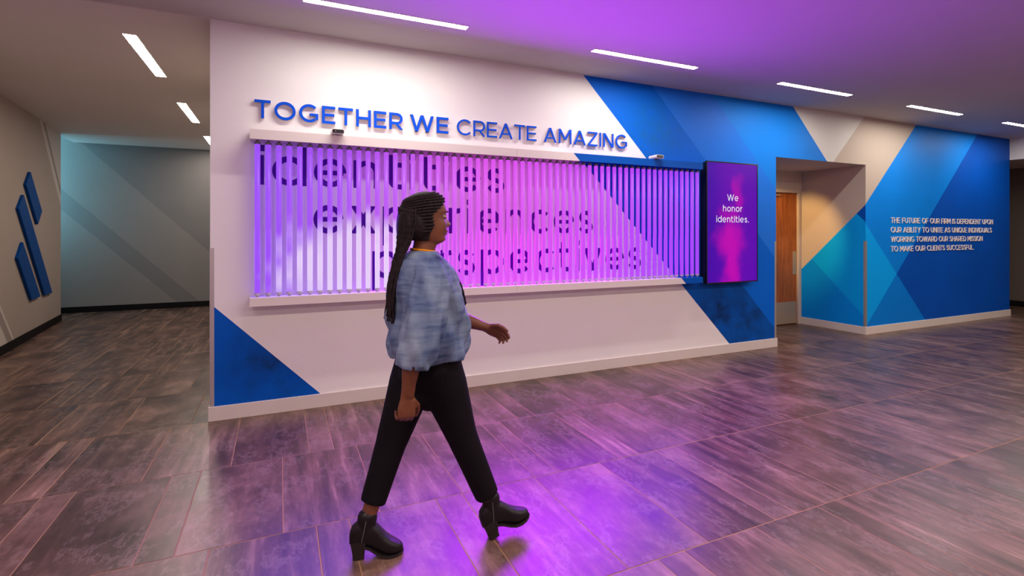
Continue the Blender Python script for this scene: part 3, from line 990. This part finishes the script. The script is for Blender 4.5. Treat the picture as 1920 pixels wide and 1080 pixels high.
m = new_mat('skin', (112, 64, 42), 0.5)
t = NT(m); n = t.noise(14, 4, 0.6, t.pos())
t.link(t.ramp(n.outputs[0], [(0.3, lin((100, 56, 36))), (0.7, lin((122, 72, 46)))]).outputs[0], t.b.inputs['Base Color'])
t.b.inputs['Subsurface Weight'].default_value = 0.05
t.b.inputs['Subsurface Radius'].default_value = (0.02, 0.008, 0.004)
M['skin'] = m
m = new_mat('dark_hair', (24, 16, 19), 0.6, spec=0.2)
t = NT(m)
p_ = t.pos()
n = t.noise(60, 3, 0.6, t.mapping(p_, (1, 3, 1)))
t.link(t.ramp(n.outputs[0], [(0.35, lin((20, 14, 17))), (0.7, lin((40, 27, 31)))]).outputs[0], t.b.inputs['Base Color'])
t.bump(n.outputs[0], 0.5, 0.004)
M['hair'] = m
# blue washed fabric with darker smudged figures
m = new_mat('washed_blue_fabric', (120, 145, 175), 0.75, spec=0.2)
t = NT(m)
p_ = t.pos()
n1 = t.noise(4.2, 3, 0.5, t.mapping(p_, (2.4, 1.0, 0.8), rot=(0, math.radians(-28), 0)))
n2 = t.noise(10.0, 4, 0.6, t.mapping(p_, (0.6, 0.6, 4.5)))
n3 = t.noise(260, 2, 0.5, t.mapping(p_, (0.3, 0.3, 2)))
r1 = t.ramp(n1.outputs[0], [(0.34, lin((34, 48, 88))), (0.46, lin((80, 100, 136))), (0.58, lin((112, 130, 156))), (0.74, lin((150, 164, 182)))])
r2 = t.ramp(n2.outputs[0], [(0.36, lin((44, 60, 104))), (0.5, lin((104, 124, 154))), (0.7, lin((150, 166, 188)))])
t.link(t.mix(0.36, r1.outputs[0], r2.outputs[0]), t.b.inputs['Base Color'])
t.bump(n3.outputs[0], 0.15, 0.002)
M['shirt'] = m
M['trouser'] = paint('black_trouser_cloth', (20, 17, 22), 0.8, 0.15)
m = new_mat('black_leather', (22, 17, 21), 0.38, spec=0.3)
t = NT(m); t.bump(t.noise(120, 4, 0.6, t.pos()).outputs[0], 0.15, 0.002)
M['leather'] = m
M['heelblock'] = new_mat('stacked_heel', (30, 24, 26), 0.45)
M['gold'] = paint('mustard_cloth', (214, 138, 24), 0.6, 0.05)
M['lip'] = new_mat('lips', (112, 48, 44), 0.4)
M['eye_white'] = new_mat('eye_white', (184, 168, 158), 0.3)
M['iris'] = new_mat('iris', (28, 16, 12), 0.2)


def V3(*a): return Vector(a)

def loft(mb, path, radii, mat, n=20, dome=True, up=None):
    """tapered tube along path with rounded ends; radii are numbers or (ru, rv); up fixes the frame"""
    P = [Vector(q) for q in path]
    rr = [(r, r) if isinstance(r, (int, float)) else r for r in radii]
    tang = []
    for i in range(len(P)):
        d = (P[min(i + 1, len(P) - 1)] - P[max(i - 1, 0)])
        tang.append(d.normalized())
    ref = Vector(up) if up else (Vector((0, 1, 0)) if abs(tang[0].y) < 0.9 else Vector((1, 0, 0)))
    rings = []
    def ring(c, tg, ru, rv):
        u = (ref - tg * ref.dot(tg)).normalized()
        v = tg.cross(u).normalized()
        return [c + u * (ru * math.cos(2 * math.pi * j / n)) + v * (rv * math.sin(2 * math.pi * j / n)) for j in range(n)]
    # start dome
    for a in (75, 50, 25):
        k = math.cos(math.radians(a)); s_ = math.sin(math.radians(a))
        rings.append(ring(P[0] - tang[0] * (min(rr[0]) * s_), tang[0], rr[0][0] * k, rr[0][1] * k))
    for i in range(len(P)):
        rings.append(ring(P[i], tang[i], *rr[i]))
    for a in ((25, 50, 75) if dome else ()):
        k = math.cos(math.radians(a)); s_ = math.sin(math.radians(a))
        rings.append(ring(P[-1] + tang[-1] * (min(rr[-1]) * s_), tang[-1], rr[-1][0] * k, rr[-1][1] * k))
    mb.grid(rings, mat)

def smooth_path(P, n=4):
    P = [Vector(q) for q in P]
    Q = [P[0]] + P + [P[-1]]
    out = []
    for i in range(1, len(Q) - 2):
        for j in range(n):
            u = j / n
            out.append(0.5 * (2 * Q[i] + (Q[i + 1] - Q[i - 1]) * u + (2 * Q[i - 1] - 5 * Q[i] + 4 * Q[i + 1] - Q[i + 2]) * u * u + (3 * Q[i] - Q[i - 1] - 3 * Q[i + 1] + Q[i + 2]) * u ** 3))
    out.append(P[-1])
    return out
def lerp_list(R, n=4):
    out = []
    R = [(r, r) if isinstance(r, (int, float)) else r for r in R]
    for i in range(len(R) - 1):
        for j in range(n):
            u = j / n
            out.append((R[i][0] * (1 - u) + R[i + 1][0] * u, R[i][1] * (1 - u) + R[i + 1][1] * u))
    out.append(R[-1])
    return out
def limb(mb, P, R, mat, n=20, up=None, dome=True):
    loft(mb, smooth_path(P), lerp_list(R), mat, n, dome, up=up)

def local(mb, parent_loc=PO):
    mb.v = [(a - parent_loc[0], b_ - parent_loc[1], c_ - parent_loc[2]) for a, b_, c_ in (tuple(q) for q in mb.v)]
    return mb

def fuse(mb, name, parent, voxel, smooth_it=3, factor=0.5, loc=PO):
    local(mb, loc)
    o = mb.build(name, parent)
    r_ = o.modifiers.new('remesh', 'REMESH'); r_.mode = 'VOXEL'; r_.voxel_size = voxel; r_.use_smooth_shade = True
    if smooth_it:
        s_ = o.modifiers.new('smooth', 'SMOOTH'); s_.iterations = smooth_it; s_.factor = factor
    return o

# profile tables of the head: z -> front x, back x, half width
YC = 2.325
def interp(tab, z):
    if z <= tab[0][0]: return tab[0][1]
    for (a, va), (b_, vb) in zip(tab, tab[1:]):
        if z <= b_:
            u = (z - a) / (b_ - a); u = u * u * (3 - 2 * u) if False else u
            return va + (vb - va) * u
    return tab[-1][1]
FRONT = [(1.400, .642), (1.408, .668), (1.418, .690), (1.428, .699), (1.440, .700), (1.450, .700), (1.470, .708), (1.480, .710), (1.500, .708), (1.525, .701), (1.545, .701), (1.560, .706), (1.580, .705), (1.600, .696), (1.618, .680), (1.632, .658), (1.640, .636), (1.6425, .61)]
BACK = [(1.400, .575), (1.418, .560), (1.440, .545), (1.47, .526), (1.50, .512), (1.54, .503), (1.57, .505), (1.60, .520), (1.62, .542), (1.632, .566), (1.640, .590), (1.6425, .605)]
HALF = [(1.400, .030), (1.410, .042), (1.425, .052), (1.45, .060), (1.48, .066), (1.51, .070), (1.55, .074), (1.58, .073), (1.605, .065), (1.622, .052), (1.634, .036), (1.640, .020), (1.6425, .008)]
def head_rings(grow=0.0, zmin=1.400, zmax=1.6425, n=48, feat=True, nz=46):
    rings = []
    for i in range(nz + 1):
        z = zmin + (zmax - zmin) * (1 - (1 - i / nz) ** 1.0)
        fx, bx, hw = interp(FRONT, z), interp(BACK, z), interp(HALF, z)
        cx_ = (fx + bx) / 2; a = (fx - bx) / 2
        ring = []
        for j in range(n):
            th = 2 * math.pi * j / n
            c0, s0 = math.cos(th), math.sin(th)
            e = 0.9 if c0 > 0 else 1.0
            x = cx_ + (a + grow) * math.copysign(abs(c0) ** e, c0)
            y = (hw + grow) * math.copysign(abs(s0) ** 0.92, s0)
            # face is narrower towards the chin and front
            if c0 > 0: y *= 1 - 0.10 * c0
            if feat and c0 > 0.2:
                g = lambda v, m_, s_: math.exp(-((v - m_) / s_) ** 2)
                if 1.49 < z < 1.555: pass
                nose_h = 0.0
                if 1.482 <= z <= 1.548:
                    q = (1.548 - z) / (1.548 - 1.503)
                    nose_h = 0.027 * min(1, q) ** 1.15 if z > 1.503 else 0.027 * max(0, (z - 1.484) / 0.019) ** 0.8
                wn = 0.0085 + 0.008 * g(z, 1.498, .014)
                x += nose_h * math.exp(-(y / wn) ** 2)
                x += 0.008 * g(z, 1.498, .008) * g(abs(y), .015, .006)
                x += 0.013 * g(z, 1.471, .0055) * math.exp(-(y / .021) ** 2)
                x += 0.012 * g(z, 1.457, .0062) * math.exp(-(y / .019) ** 2)
                x -= 0.004 * g(z, 1.4645, .0022) * math.exp(-(y / .022) ** 2)
                x += 0.006 * g(z, 1.432, .010) * math.exp(-(y / .022) ** 2)
                x -= 0.012 * g(z, 1.538, .011) * g(abs(y), .031, .015)
                x += 0.005 * g(z, 1.561, .008) * g(abs(y), .028, .022)
                x += 0.004 * g(z, 1.505, .014) * g(abs(y), .042, .014)
            ring.append((x, YC + y, z))
        rings.append(ring)
    return rings

sk = MB()
sk.grid(head_rings(), M['skin'])
# neck, chest, trunk
limb(sk, [(.560, YC, 1.26), (.585, YC, 1.33), (.600, YC, 1.385), (.612, YC, 1.44)], [(.075, .065), (.060, .056), (.050, .053), (.050, .055)], M['skin'])
limb(sk, [(.615, YC, .86), (.62, YC, .98), (.61, YC, 1.12), (.60, YC, 1.24), (.595, YC, 1.31)], [(.140, .115), (.135, .10), (.145, .11), (.145, .10), (.09, .06)], M['skin'], 28)
# ears
for sd in (-1, 1):
    limb(sk, [(.600, YC + sd * .069, 1.49), (.596, YC + sd * .074, 1.515), (.592, YC + sd * .073, 1.54)], [(.006, .010), (.008, .017), (.006, .013)], M['skin'], 12)

def hand(mb, wrist, direc, palm_n, thumb_side, curl, scale=1.0):
    """palm with four jointed fingers and a thumb. direc: wrist to knuckles, palm_n: out of the palm, thumb_side: +-1 along direc x palm_n"""
    w0 = Vector(wrist); d = Vector(direc).normalized(); pn = Vector(palm_n); pn = (pn - d * pn.dot(d)).normalized()
    sd = d.cross(pn).normalized() * thumb_side
    S = scale
    loft(mb, [w0 - d * .02 * S, w0 + d * .012 * S, w0 + d * .045 * S, w0 + d * .078 * S], [(.020 * S, .026 * S), (.016 * S, .029 * S), (.015 * S, .037 * S), (.012 * S, .037 * S)], M['skin'], 18, up=pn)
    for k, (off, ln, r_) in enumerate(((.028, .070, .0088), (.0095, .078, .0090), (-.0095, .072, .0086), (-.027, .056, .0076))):
        b0 = w0 + d * (.080 * S) + sd * (off * S)
        pts = [b0 - d * .02 * S]
        ang = 0.12
        cur = b0; pts.append(cur)
        for seg, fr_ in enumerate((.44, .31, .25)):
            ang += math.radians(curl[seg] + 4 * k)
            cur = cur + (d * math.cos(ang) + pn * math.sin(ang) + sd * (off * 1.2)).normalized() * ln * fr_ * S
            pts.append(cur)
        loft(mb, pts, [r_ * S * q for q in (1.0, 1.05, .98, .9, .76)], M['skin'], 12, up=sd)
    b0 = w0 + d * .022 * S + sd * .022 * S
    p1 = b0 + (d * .65 + sd * .7 + pn * .30).normalized() * .038 * S
    p2 = p1 + (d * .85 + sd * .25 + pn * .45).normalized() * .031 * S
    p3 = p2 + (d * .88 + sd * -.05 + pn * .48).normalized() * .024 * S
    loft(mb, [b0, p1, p2, p3], [.0135 * S, .0115 * S, .0105 * S, .0085 * S], M['skin'], 12, up=sd)

# near (right) arm hangs, slightly behind; far (left) arm swings forward
limb(sk, [(.600, 2.190, 1.285), (.565, 2.130, 1.18), (.505, 2.100, 1.03)], [.044, .046, .038], M['skin'])
limb(sk, [(.505, 2.100, 1.03), (.492, 2.105, .93), (.482, 2.115, .835), (.478, 2.118, .785)], [.038, .041, .030, (.021, .027)], M['skin'], up=(0, 1, 0))
hand(sk, (.477, 2.120, .782), (-.06, .02, -1), (-.15, 1, 0), 1, (38, 52, 36), 1.08)
limb(sk, [(.620, 2.465, 1.285), (.70, 2.52, 1.18), (.775, 2.53, 1.055)], [.044, .046, .038], M['skin'])
limb(sk, [(.775, 2.53, 1.055), (.85, 2.525, 1.015), (.940, 2.51, .980), (.975, 2.505, .965)], [.038, .040, .029, (.021, .027)], M['skin'], up=(0, 0, 1))
hand(sk, (.978, 2.503, .964), (1, -.06, -.46), (-.10, -.75, -.5), -1, (20, 30, 24), 1.0)
# legs (the trousers cover them down to the ankle)
HIPR, KNR, ANR = (.640, 2.250, .86), (.765, 2.262, .515), (.906, 2.266, .175)
HIPL, KNL, ANL = (.600, 2.405, .86), (.462, 2.395, .480), (.352, 2.370, .165)
for hp, kn, an in ((HIPR, KNR, ANR), (HIPL, KNL, ANL)):
    hp, kn, an = Vector(hp), Vector(kn), Vector(an)
    limb(sk, [hp, hp.lerp(kn, .5), kn, kn.lerp(an, .35), kn.lerp(an, .8), an, an + Vector((0, 0, -.05))], [.088, .074, .052, .050, .036, .033, .034], M['skin'])
body = fuse(sk, 'body', woman, 0.0042, 2, 0.5)

# eyes and lips
for sd in (-1, 1):
    mb = MB(); R_ = .0115; cxe, cye, cze = .6895, YC + sd * .031, 1.538
    rings = []
    for i in range(1, 12):
        a = math.pi * i / 12
        rings.append([(cxe + R_ * math.cos(a), cye + R_ * math.sin(a) * math.cos(2 * math.pi * j / 16), cze + R_ * math.sin(a) * math.sin(2 * math.pi * j / 16)) for j in range(16)])
    mb.grid(rings, M['eye_white'])
    k = mb.m(M['iris'])
    for fi in range(len(mb.f)):
        if sum(mb.v[q][0] for q in mb.f[fi]) / len(mb.f[fi]) > cxe + R_ * .62: mb.mi[fi] = k
    local(mb).build('eye', woman, smooth=True)
    # lids close over the top and the lower edge of the eyeball
    mb = MB(); R2 = .0126
    for e0, e1 in ((80, 20), (-24, -74)):
        rings = []
        for i in range(7):
            el = math.radians(e0 + (e1 - e0) * i / 6)
            rings.append([(cxe + rr_ * math.cos(el) * math.cos(az), cye + rr_ * math.cos(el) * math.sin(az), cze + rr_ * math.sin(el)) for rr_, az in
                          [(R2, math.radians(-100 + 200 * j / 14)) for j in range(15)] + [(R2 - .0012, math.radians(100 - 200 * j / 14)) for j in range(15)]])
        mb.grid(rings, M['skin'])
    local(mb).build('eyelid', woman, smooth=True, fixn=True)
# eyebrows are drawn with short hair meshes
for sd in (-1, 1):
    mb = MB()
    loft(mb, [(.709, YC + sd * .016, 1.557), (.706, YC + sd * .030, 1.562), (.694, YC + sd * .044, 1.558)], [(.0030, .0022), (.0034, .0024), (.0020, .0016)], M['hair'], 8)
    local(mb).build('eyebrow', woman, smooth=True)

# hair: a close cap drawn back from the forehead
hc = MB()
rings = []
nz, nn = 34, 56
for i in range(nz + 1):
    z = 1.425 + (1.6425 - 1.425) * i / nz
    fx, bx, hw = interp(FRONT, z), interp(BACK, z), interp(HALF, z)
    cx_ = (fx + bx) / 2; a = (fx - bx) / 2
    ring = []
    for j in range(nn):
        th = 2 * math.pi * j / nn
        c0, s0 = math.cos(th), math.sin(th)
        # hairline: forehead above 1.585, temple and cheek edge at the ear
        line = 0.20 + 0.75 * max(0, min(1, (z - 1.545) / 0.075)) - 0.35 * max(0, min(1, (1.50 - z) / 0.06))
        g_ = 0.013 + 0.0015 * math.sin(j * 3.0) if c0 < line else -0.012
        if z > 1.6: g_ = max(g_, 0.013 * min(1, (z - 1.6) / .02)) if c0 < line + .3 else g_
        if c0 >= line and z > 1.603: g_ = max(g_, -0.004 + 0.5 * (z - 1.603))
        ring.append((cx_ + (a + g_) * c0 * 1.0, YC + (hw + g_) * math.copysign(abs(s0) ** .92, s0), z + (0.010 * (i / nz) ** 3)))
    rings.append(ring)
hc.grid(rings, M['hair'])
# gathered mass behind and beside the head
limb(hc, [(.575, YC - .055, 1.575), (.555, YC - .068, 1.52), (.545, YC - .066, 1.475), (.530, YC - .050, 1.45)], [(.016, .045), (.018, .055), (.017, .048), (.010, .03)], M['hair'], 16, up=(0, 1, 0))
limb(hc, [(.575, YC + .055, 1.575), (.555, YC + .068, 1.52), (.545, YC + .066, 1.475), (.530, YC + .050, 1.45)], [(.016, .045), (.018, .055), (.017, .048), (.010, .03)], M['hair'], 16, up=(0, 1, 0))
limb(hc, [(.540, YC, 1.60), (.510, YC, 1.54), (.500, YC, 1.48), (.498, YC, 1.44)], [(.055, .03), (.066, .03), (.056, .026), (.035, .02)], M['hair'], 16, up=(0, 1, 0))
hair = fuse(hc, 'hair', woman, 0.0045, 2, 0.5)
rb = random.Random(5)
def braid(P, r_=.0062):
    pts = smooth_path(P, 10)
    mb = MB()
    rad = []
    for i in range(len(pts)):
        u = i / (len(pts) - 1)
        rad.append(r_ * (1 + .20 * math.sin(i * 1.9)) * (1 - .35 * u ** 4))
    loft(mb, pts, rad, M['hair'], 7, up=(0, 1, 0))
    local(mb).build('braid', hair, smooth=True)
for i in range(34):
    a = (i + .5) / 34
    yy = (a - .5) * 2
    bulge = 1 - math.sqrt(max(0, 1 - (yy * .97) ** 2))
    top = (.490 + .075 * bulge, YC + yy * .088, 1.575 - .02 * abs(yy))
    mid = (.484 + .078 * bulge, YC + yy * .090, 1.50)
    n1_ = (.480 + .050 * bulge + .006 * rb.random(), YC + yy * .080, 1.42)
    n2_ = (.465 + .018 * rb.random(), YC + yy * .062 - .004, 1.33)
    n3_ = (.442 + .016 * rb.random(), YC + yy * .060 - .010, 1.22 + .01 * rb.random())
    n4_ = (.428 + .016 * rb.random(), YC + yy * .066 - .012, 1.06 + .07 * rb.random())
    braid([top, mid, n1_, n2_, n3_, n4_])
# braids that fall over the far shoulder onto the chest
for i in range(9):
    q = i / 8
    braid([(.590 + .02 * q, YC + .078, 1.50), (.620, YC + .074, 1.43), (.660 + .012 * q, YC + .050 - .02 * q, 1.365), (.712 + .010 * q, YC + .030 - .04 * q, 1.30), (.760 + .008 * q, YC + .012 - .04 * q, 1.20 + .02 * q), (.785 + .006 * q, YC - .04 * q, 1.09 + .04 * q)])
# side cornrows drawn back over the cap
for z0 in (1.640, 1.634, 1.625, 1.613, 1.600, 1.586, 1.572, 1.558, 1.543, 1.528, 1.513, 1.498, 1.483, 1.468):
    line = 0.20 + 0.75 * max(0, min(1, (z0 - 1.545) / 0.075)) - 0.35 * max(0, min(1, (1.50 - z0) / 0.06))
    th0 = math.degrees(math.acos(min(.96, line))) + 4
    for sd in (-1, 1):
        P = []
        for q in range(9):
            th = math.radians(th0 + (178 - th0) * q / 8)
            z = z0 - .035 * (q / 8) ** 1.6
            fx, bx, hw = interp(FRONT, z), interp(BACK, z), interp(HALF, z)
            cx_ = (fx + bx) / 2; a = (fx - bx) / 2; g_ = .0135
            P.append((cx_ + (a + g_) * math.cos(th), YC + sd * (hw + g_) * math.sin(th) ** .92, z + .010 * (max(0, z - 1.425) / .2175) ** 3))
        mb = MB()
        pts = smooth_path(P, 5)
        loft(mb, pts, [.0056 * (1 + .22 * math.sin(k * 1.9)) for k in range(len(pts))], M['hair'], 7, up=(0, 0, 1))
        local(mb).build('braid', hair, smooth=True)

# loose top: body of the garment with folds
sh = MB()
TAB = [  # z, x centre, half x, y centre, half y
    (1.380, .595, .056, YC, .062), (1.372, .592, .066, YC, .078), (1.355, .590, .085, YC, .105), (1.335, .590, .108, YC, .150), (1.30, .596, .125, YC, .185),
    (1.25, .602, .145, YC, .200), (1.19, .608, .158, YC, .203), (1.12, .614, .168, YC, .205), (1.05, .618, .174, YC, .208),
    (.99, .618, .176, YC, .211), (.94, .616, .177, YC, .212), (.91, .616, .174, YC, .210), (.892, .616, .168, YC, .204)]
def tabv(z):
    if z >= TAB[0][0]: return TAB[0][1:]
    for A_, B_ in zip(TAB, TAB[1:]):
        if z >= B_[0]:
            u = (A_[0] - z) / (A_[0] - B_[0])
            return tuple(A_[k] * (1 - u) + B_[k] * u for k in range(1, 5))
    return TAB[-1][1:]
def fold(th, z):
    return (.011 * math.sin(5 * th + 22 * z) + .008 * math.sin(9 * th - 31 * z + 1.3) + .004 * math.sin(17 * th + 12 * z)) * min(1, max(0, (1.33 - z) / .15))
rings = []
nz, nn = 64, 96
for i in range(nz + 1):
    z = 1.380 + (.892 - 1.380) * i / nz
    cx_, hx, cy_, hy = tabv(z)
    ring = []
    for j in range(nn):
        th = 2 * math.pi * j / nn
        c0, s0 = math.cos(th), math.sin(th)
        f_ = fold(th, z)
        ring.append((cx_ + (hx + f_) * math.copysign(abs(c0) ** .85, c0), cy_ + (hy + f_) * math.copysign(abs(s0) ** .85, s0), z - .012 * c0 * min(1, max(0, (1.0 - z) / .15)) * 0 + .006 * math.sin(4 * th) * (i / nz) ** 6))
    rings.append(ring)
inner = [[(x + (.616 - x) * .04, y + (YC - y) * .04, z + .004) for x, y, z in rings[-1]], [(x + (.616 - x) * .08, y + (YC - y) * .08, z + .05) for x, y, z in rings[-1]]]
sh.grid(rings + inner, M['shirt'], cap0=True, cap1=True)
def sleeve(P, R):
    pts = smooth_path(P, 8); rad = lerp_list(R, 8)
    mb_ = MB(); n = 40
    tg = [(pts[min(i + 1, len(pts) - 1)] - pts[max(i - 1, 0)]).normalized() for i in range(len(pts))]
    rg = []
    for i, c_ in enumerate(pts):
        u = (Vector((1, 0, 0)) - tg[i] * tg[i].x).normalized(); v = tg[i].cross(u)
        r_ = []
        for j in range(n):
            th = 2 * math.pi * j / n
            w_ = 1 + .06 * math.sin(5 * th + i * .42) + .04 * math.sin(8 * th - i * .3)
            r_.append(c_ + u * (rad[i][0] * w_ * math.cos(th)) + v * (rad[i][1] * w_ * math.sin(th)))
        rg.append(r_)
    last, pl = rg[-1], pts[-1]
    ins = [pl + (q - pl) * .90 for q in last]
    ins2 = [pl - tg[-1] * .045 + (q - pl) * .80 for q in last]
    sh.grid(rg + [ins, ins2], M['shirt'])
sleeve([(.598, 2.215, 1.315), (.588, 2.150, 1.245), (.560, 2.115, 1.13), (.525, 2.098, 1.00), (.502, 2.100, .935), (.496, 2.104, .905)], [(.07, .05), (.080, .062), (.086, .066), (.088, .068), (.080, .064), (.070, .058)])
sleeve([(.605, 2.435, 1.315), (.630, 2.500, 1.245), (.68, 2.520, 1.14), (.735, 2.530, 1.06), (.785, 2.532, 1.02)], [(.07, .05), (.078, .060), (.080, .064), (.078, .062), (.066, .056)])
fuse(sh, 'shirt', woman, 0.0055, 2, 0.4)
# mustard neck edge
nb = MB()
pts = [(.597 + .056 * math.cos(2 * math.pi * j / 40), YC + .061 * math.sin(2 * math.pi * j / 40), 1.380 - .006 * math.cos(2 * math.pi * j / 40)) for j in range(41)]
loft(nb, pts, [(.0055, .0055)] * 41, M['gold'], 10, up=(0, 0, 1))
local(nb).build('neck_band', woman, smooth=True)

# trousers
tr = MB()
limb(tr, [(.622, YC, .985), (.622, YC, .93), (.628, YC, .87), (.630, YC, .80), (.628, YC, .745)], [(.150, .122), (.165, .132), (.176, .145), (.165, .146), (.12, .110)], M['trouser'], 32, up=(0, 1, 0))
for hp, kn, an, hem in ((HIPR, KNR, ANR, .215), (HIPL, KNL, ANL, .238)):
    hp, kn, an = Vector(hp), Vector(kn), Vector(an)
    u = (kn.z - hem) / (kn.z - an.z)
    he = kn.lerp(an, u)
    limb(tr, [hp, hp.lerp(kn, .3), hp.lerp(kn, .62), kn, kn.lerp(he, .45), he], [.112, .105, .089, .071, .064, .057], M['trouser'], 28, dome=False)
fuse(tr, 'trousers', woman, 0.0055, 2, 0.5)

# boots
def boot(pivot, yaw, pitch, ankle):
    """block-heeled ankle boot; local +x to the toe, origin where the heel's back edge meets the ground"""
    mb = MB()
    # foot: stations along x: x, z bottom, z top, half width
    ST = [(-.014, .066, .120, .018), (-.004, .064, .145, .028), (.022, .064, .165, .034), (.055, .058, .170, .034), (.085, .046, .162, .035), (.112, .030, .136, .038),
          (.140, .015, .100, .042), (.166, .010, .076, .041), (.192, .011, .060, .035), (.211, .014, .048, .023), (.220, .020, .038, .011)]
    rings = []
    for x, zb_, zt_, hw in ST:
        zc, hz = (zb_ + zt_) / 2, (zt_ - zb_) / 2
        rings.append([(x, hw * math.copysign(abs(math.cos(2 * math.pi * j / 24)) ** .75, math.cos(2 * math.pi * j / 24)), zc + hz * math.copysign(abs(math.sin(2 * math.pi * j / 24)) ** .8, math.sin(2 * math.pi * j / 24))) for j in range(24)])
    mb.grid(rings, M['leather'])
    # shaft, raked a little back
    loft(mb, [(.042, 0, .09), (.052, 0, .12), (.060, 0, .155), (.064, 0, .180)], [(.030, .044), (.033, .045), (.035, .043), (.037, .044)], M['leather'], 24, up=(0, 1, 0))
    R_ = Matrix.Translation(Vector(pivot)) @ Matrix.Rotation(yaw, 4, 'Z') @ Matrix.Rotation(-pitch, 4, 'Y')
    tf = lambda b_: setattr(b_, 'v', [tuple(R_ @ Vector(q)) for q in b_.v])
    tf(mb)
    up_ = fuse(mb, 'boot', woman, 0.0038, 2, 0.5)
    hb = MB()
    def rr_(x0, x1, hw, z, xs=0):
        pts = []
        for cx_, cy_, a0 in ((x1 - .006, hw - .006, 0), (x0 + .012, hw - .012, 90), (x0 + .012, -hw + .012, 180), (x1 - .006, -hw + .006, 270)):
            r_ = .006 if a0 in (0, 270) else .012
            pts += [(cx_ + r_ * math.cos(math.radians(a0 + 18 * k)), cy_ + r_ * math.sin(math.radians(a0 + 18 * k)), z + (0.012 * (x0 - cx_) * 0)) for k in range(6)]
        return pts
    hb.grid([rr_(.000, .050, .023, 0), rr_(-.001, .050, .0235, .02), rr_(-.006, .056, .027, .055), rr_(-.011, .062, .029, .080)], M['heelblock'])
    tf(hb); local(hb).build('heel', up_, bevel=.001)
    so = MB()
    rr2 = []
    for x, zb_, hw in ((.045, .060, .030), (.075, .048, .031), (.105, .027, .036), (.135, .012, .041), (.165, .008, .042), (.192, .009, .036), (.212, .013, .024), (.223, .017, .010)):
        rr2.append([(x, -hw, zb_ - .007), (x, hw, zb_ - .007), (x, hw, zb_ + .003), (x, -hw, zb_ + .003)])
    so.grid(rr2, M['heelblock'])
    tf(so); local(so).build('sole', up_, bevel=.001)
    zp = MB()
    loft(zp, [(.040, -.0335, .085), (.048, -.0345, .12), (.060, -.0370, .178)], [(.0016, .0018)] * 3, M['cap'], 8, up=(0, 1, 0))
    tf(zp); local(zp).build('zipper', up_, smooth=True)
boot((.290, 2.382, 0.0), math.radians(-13), 0.0, ANL)
boot((.900, 2.264, 0.002), math.radians(-2), math.radians(17), ANR)
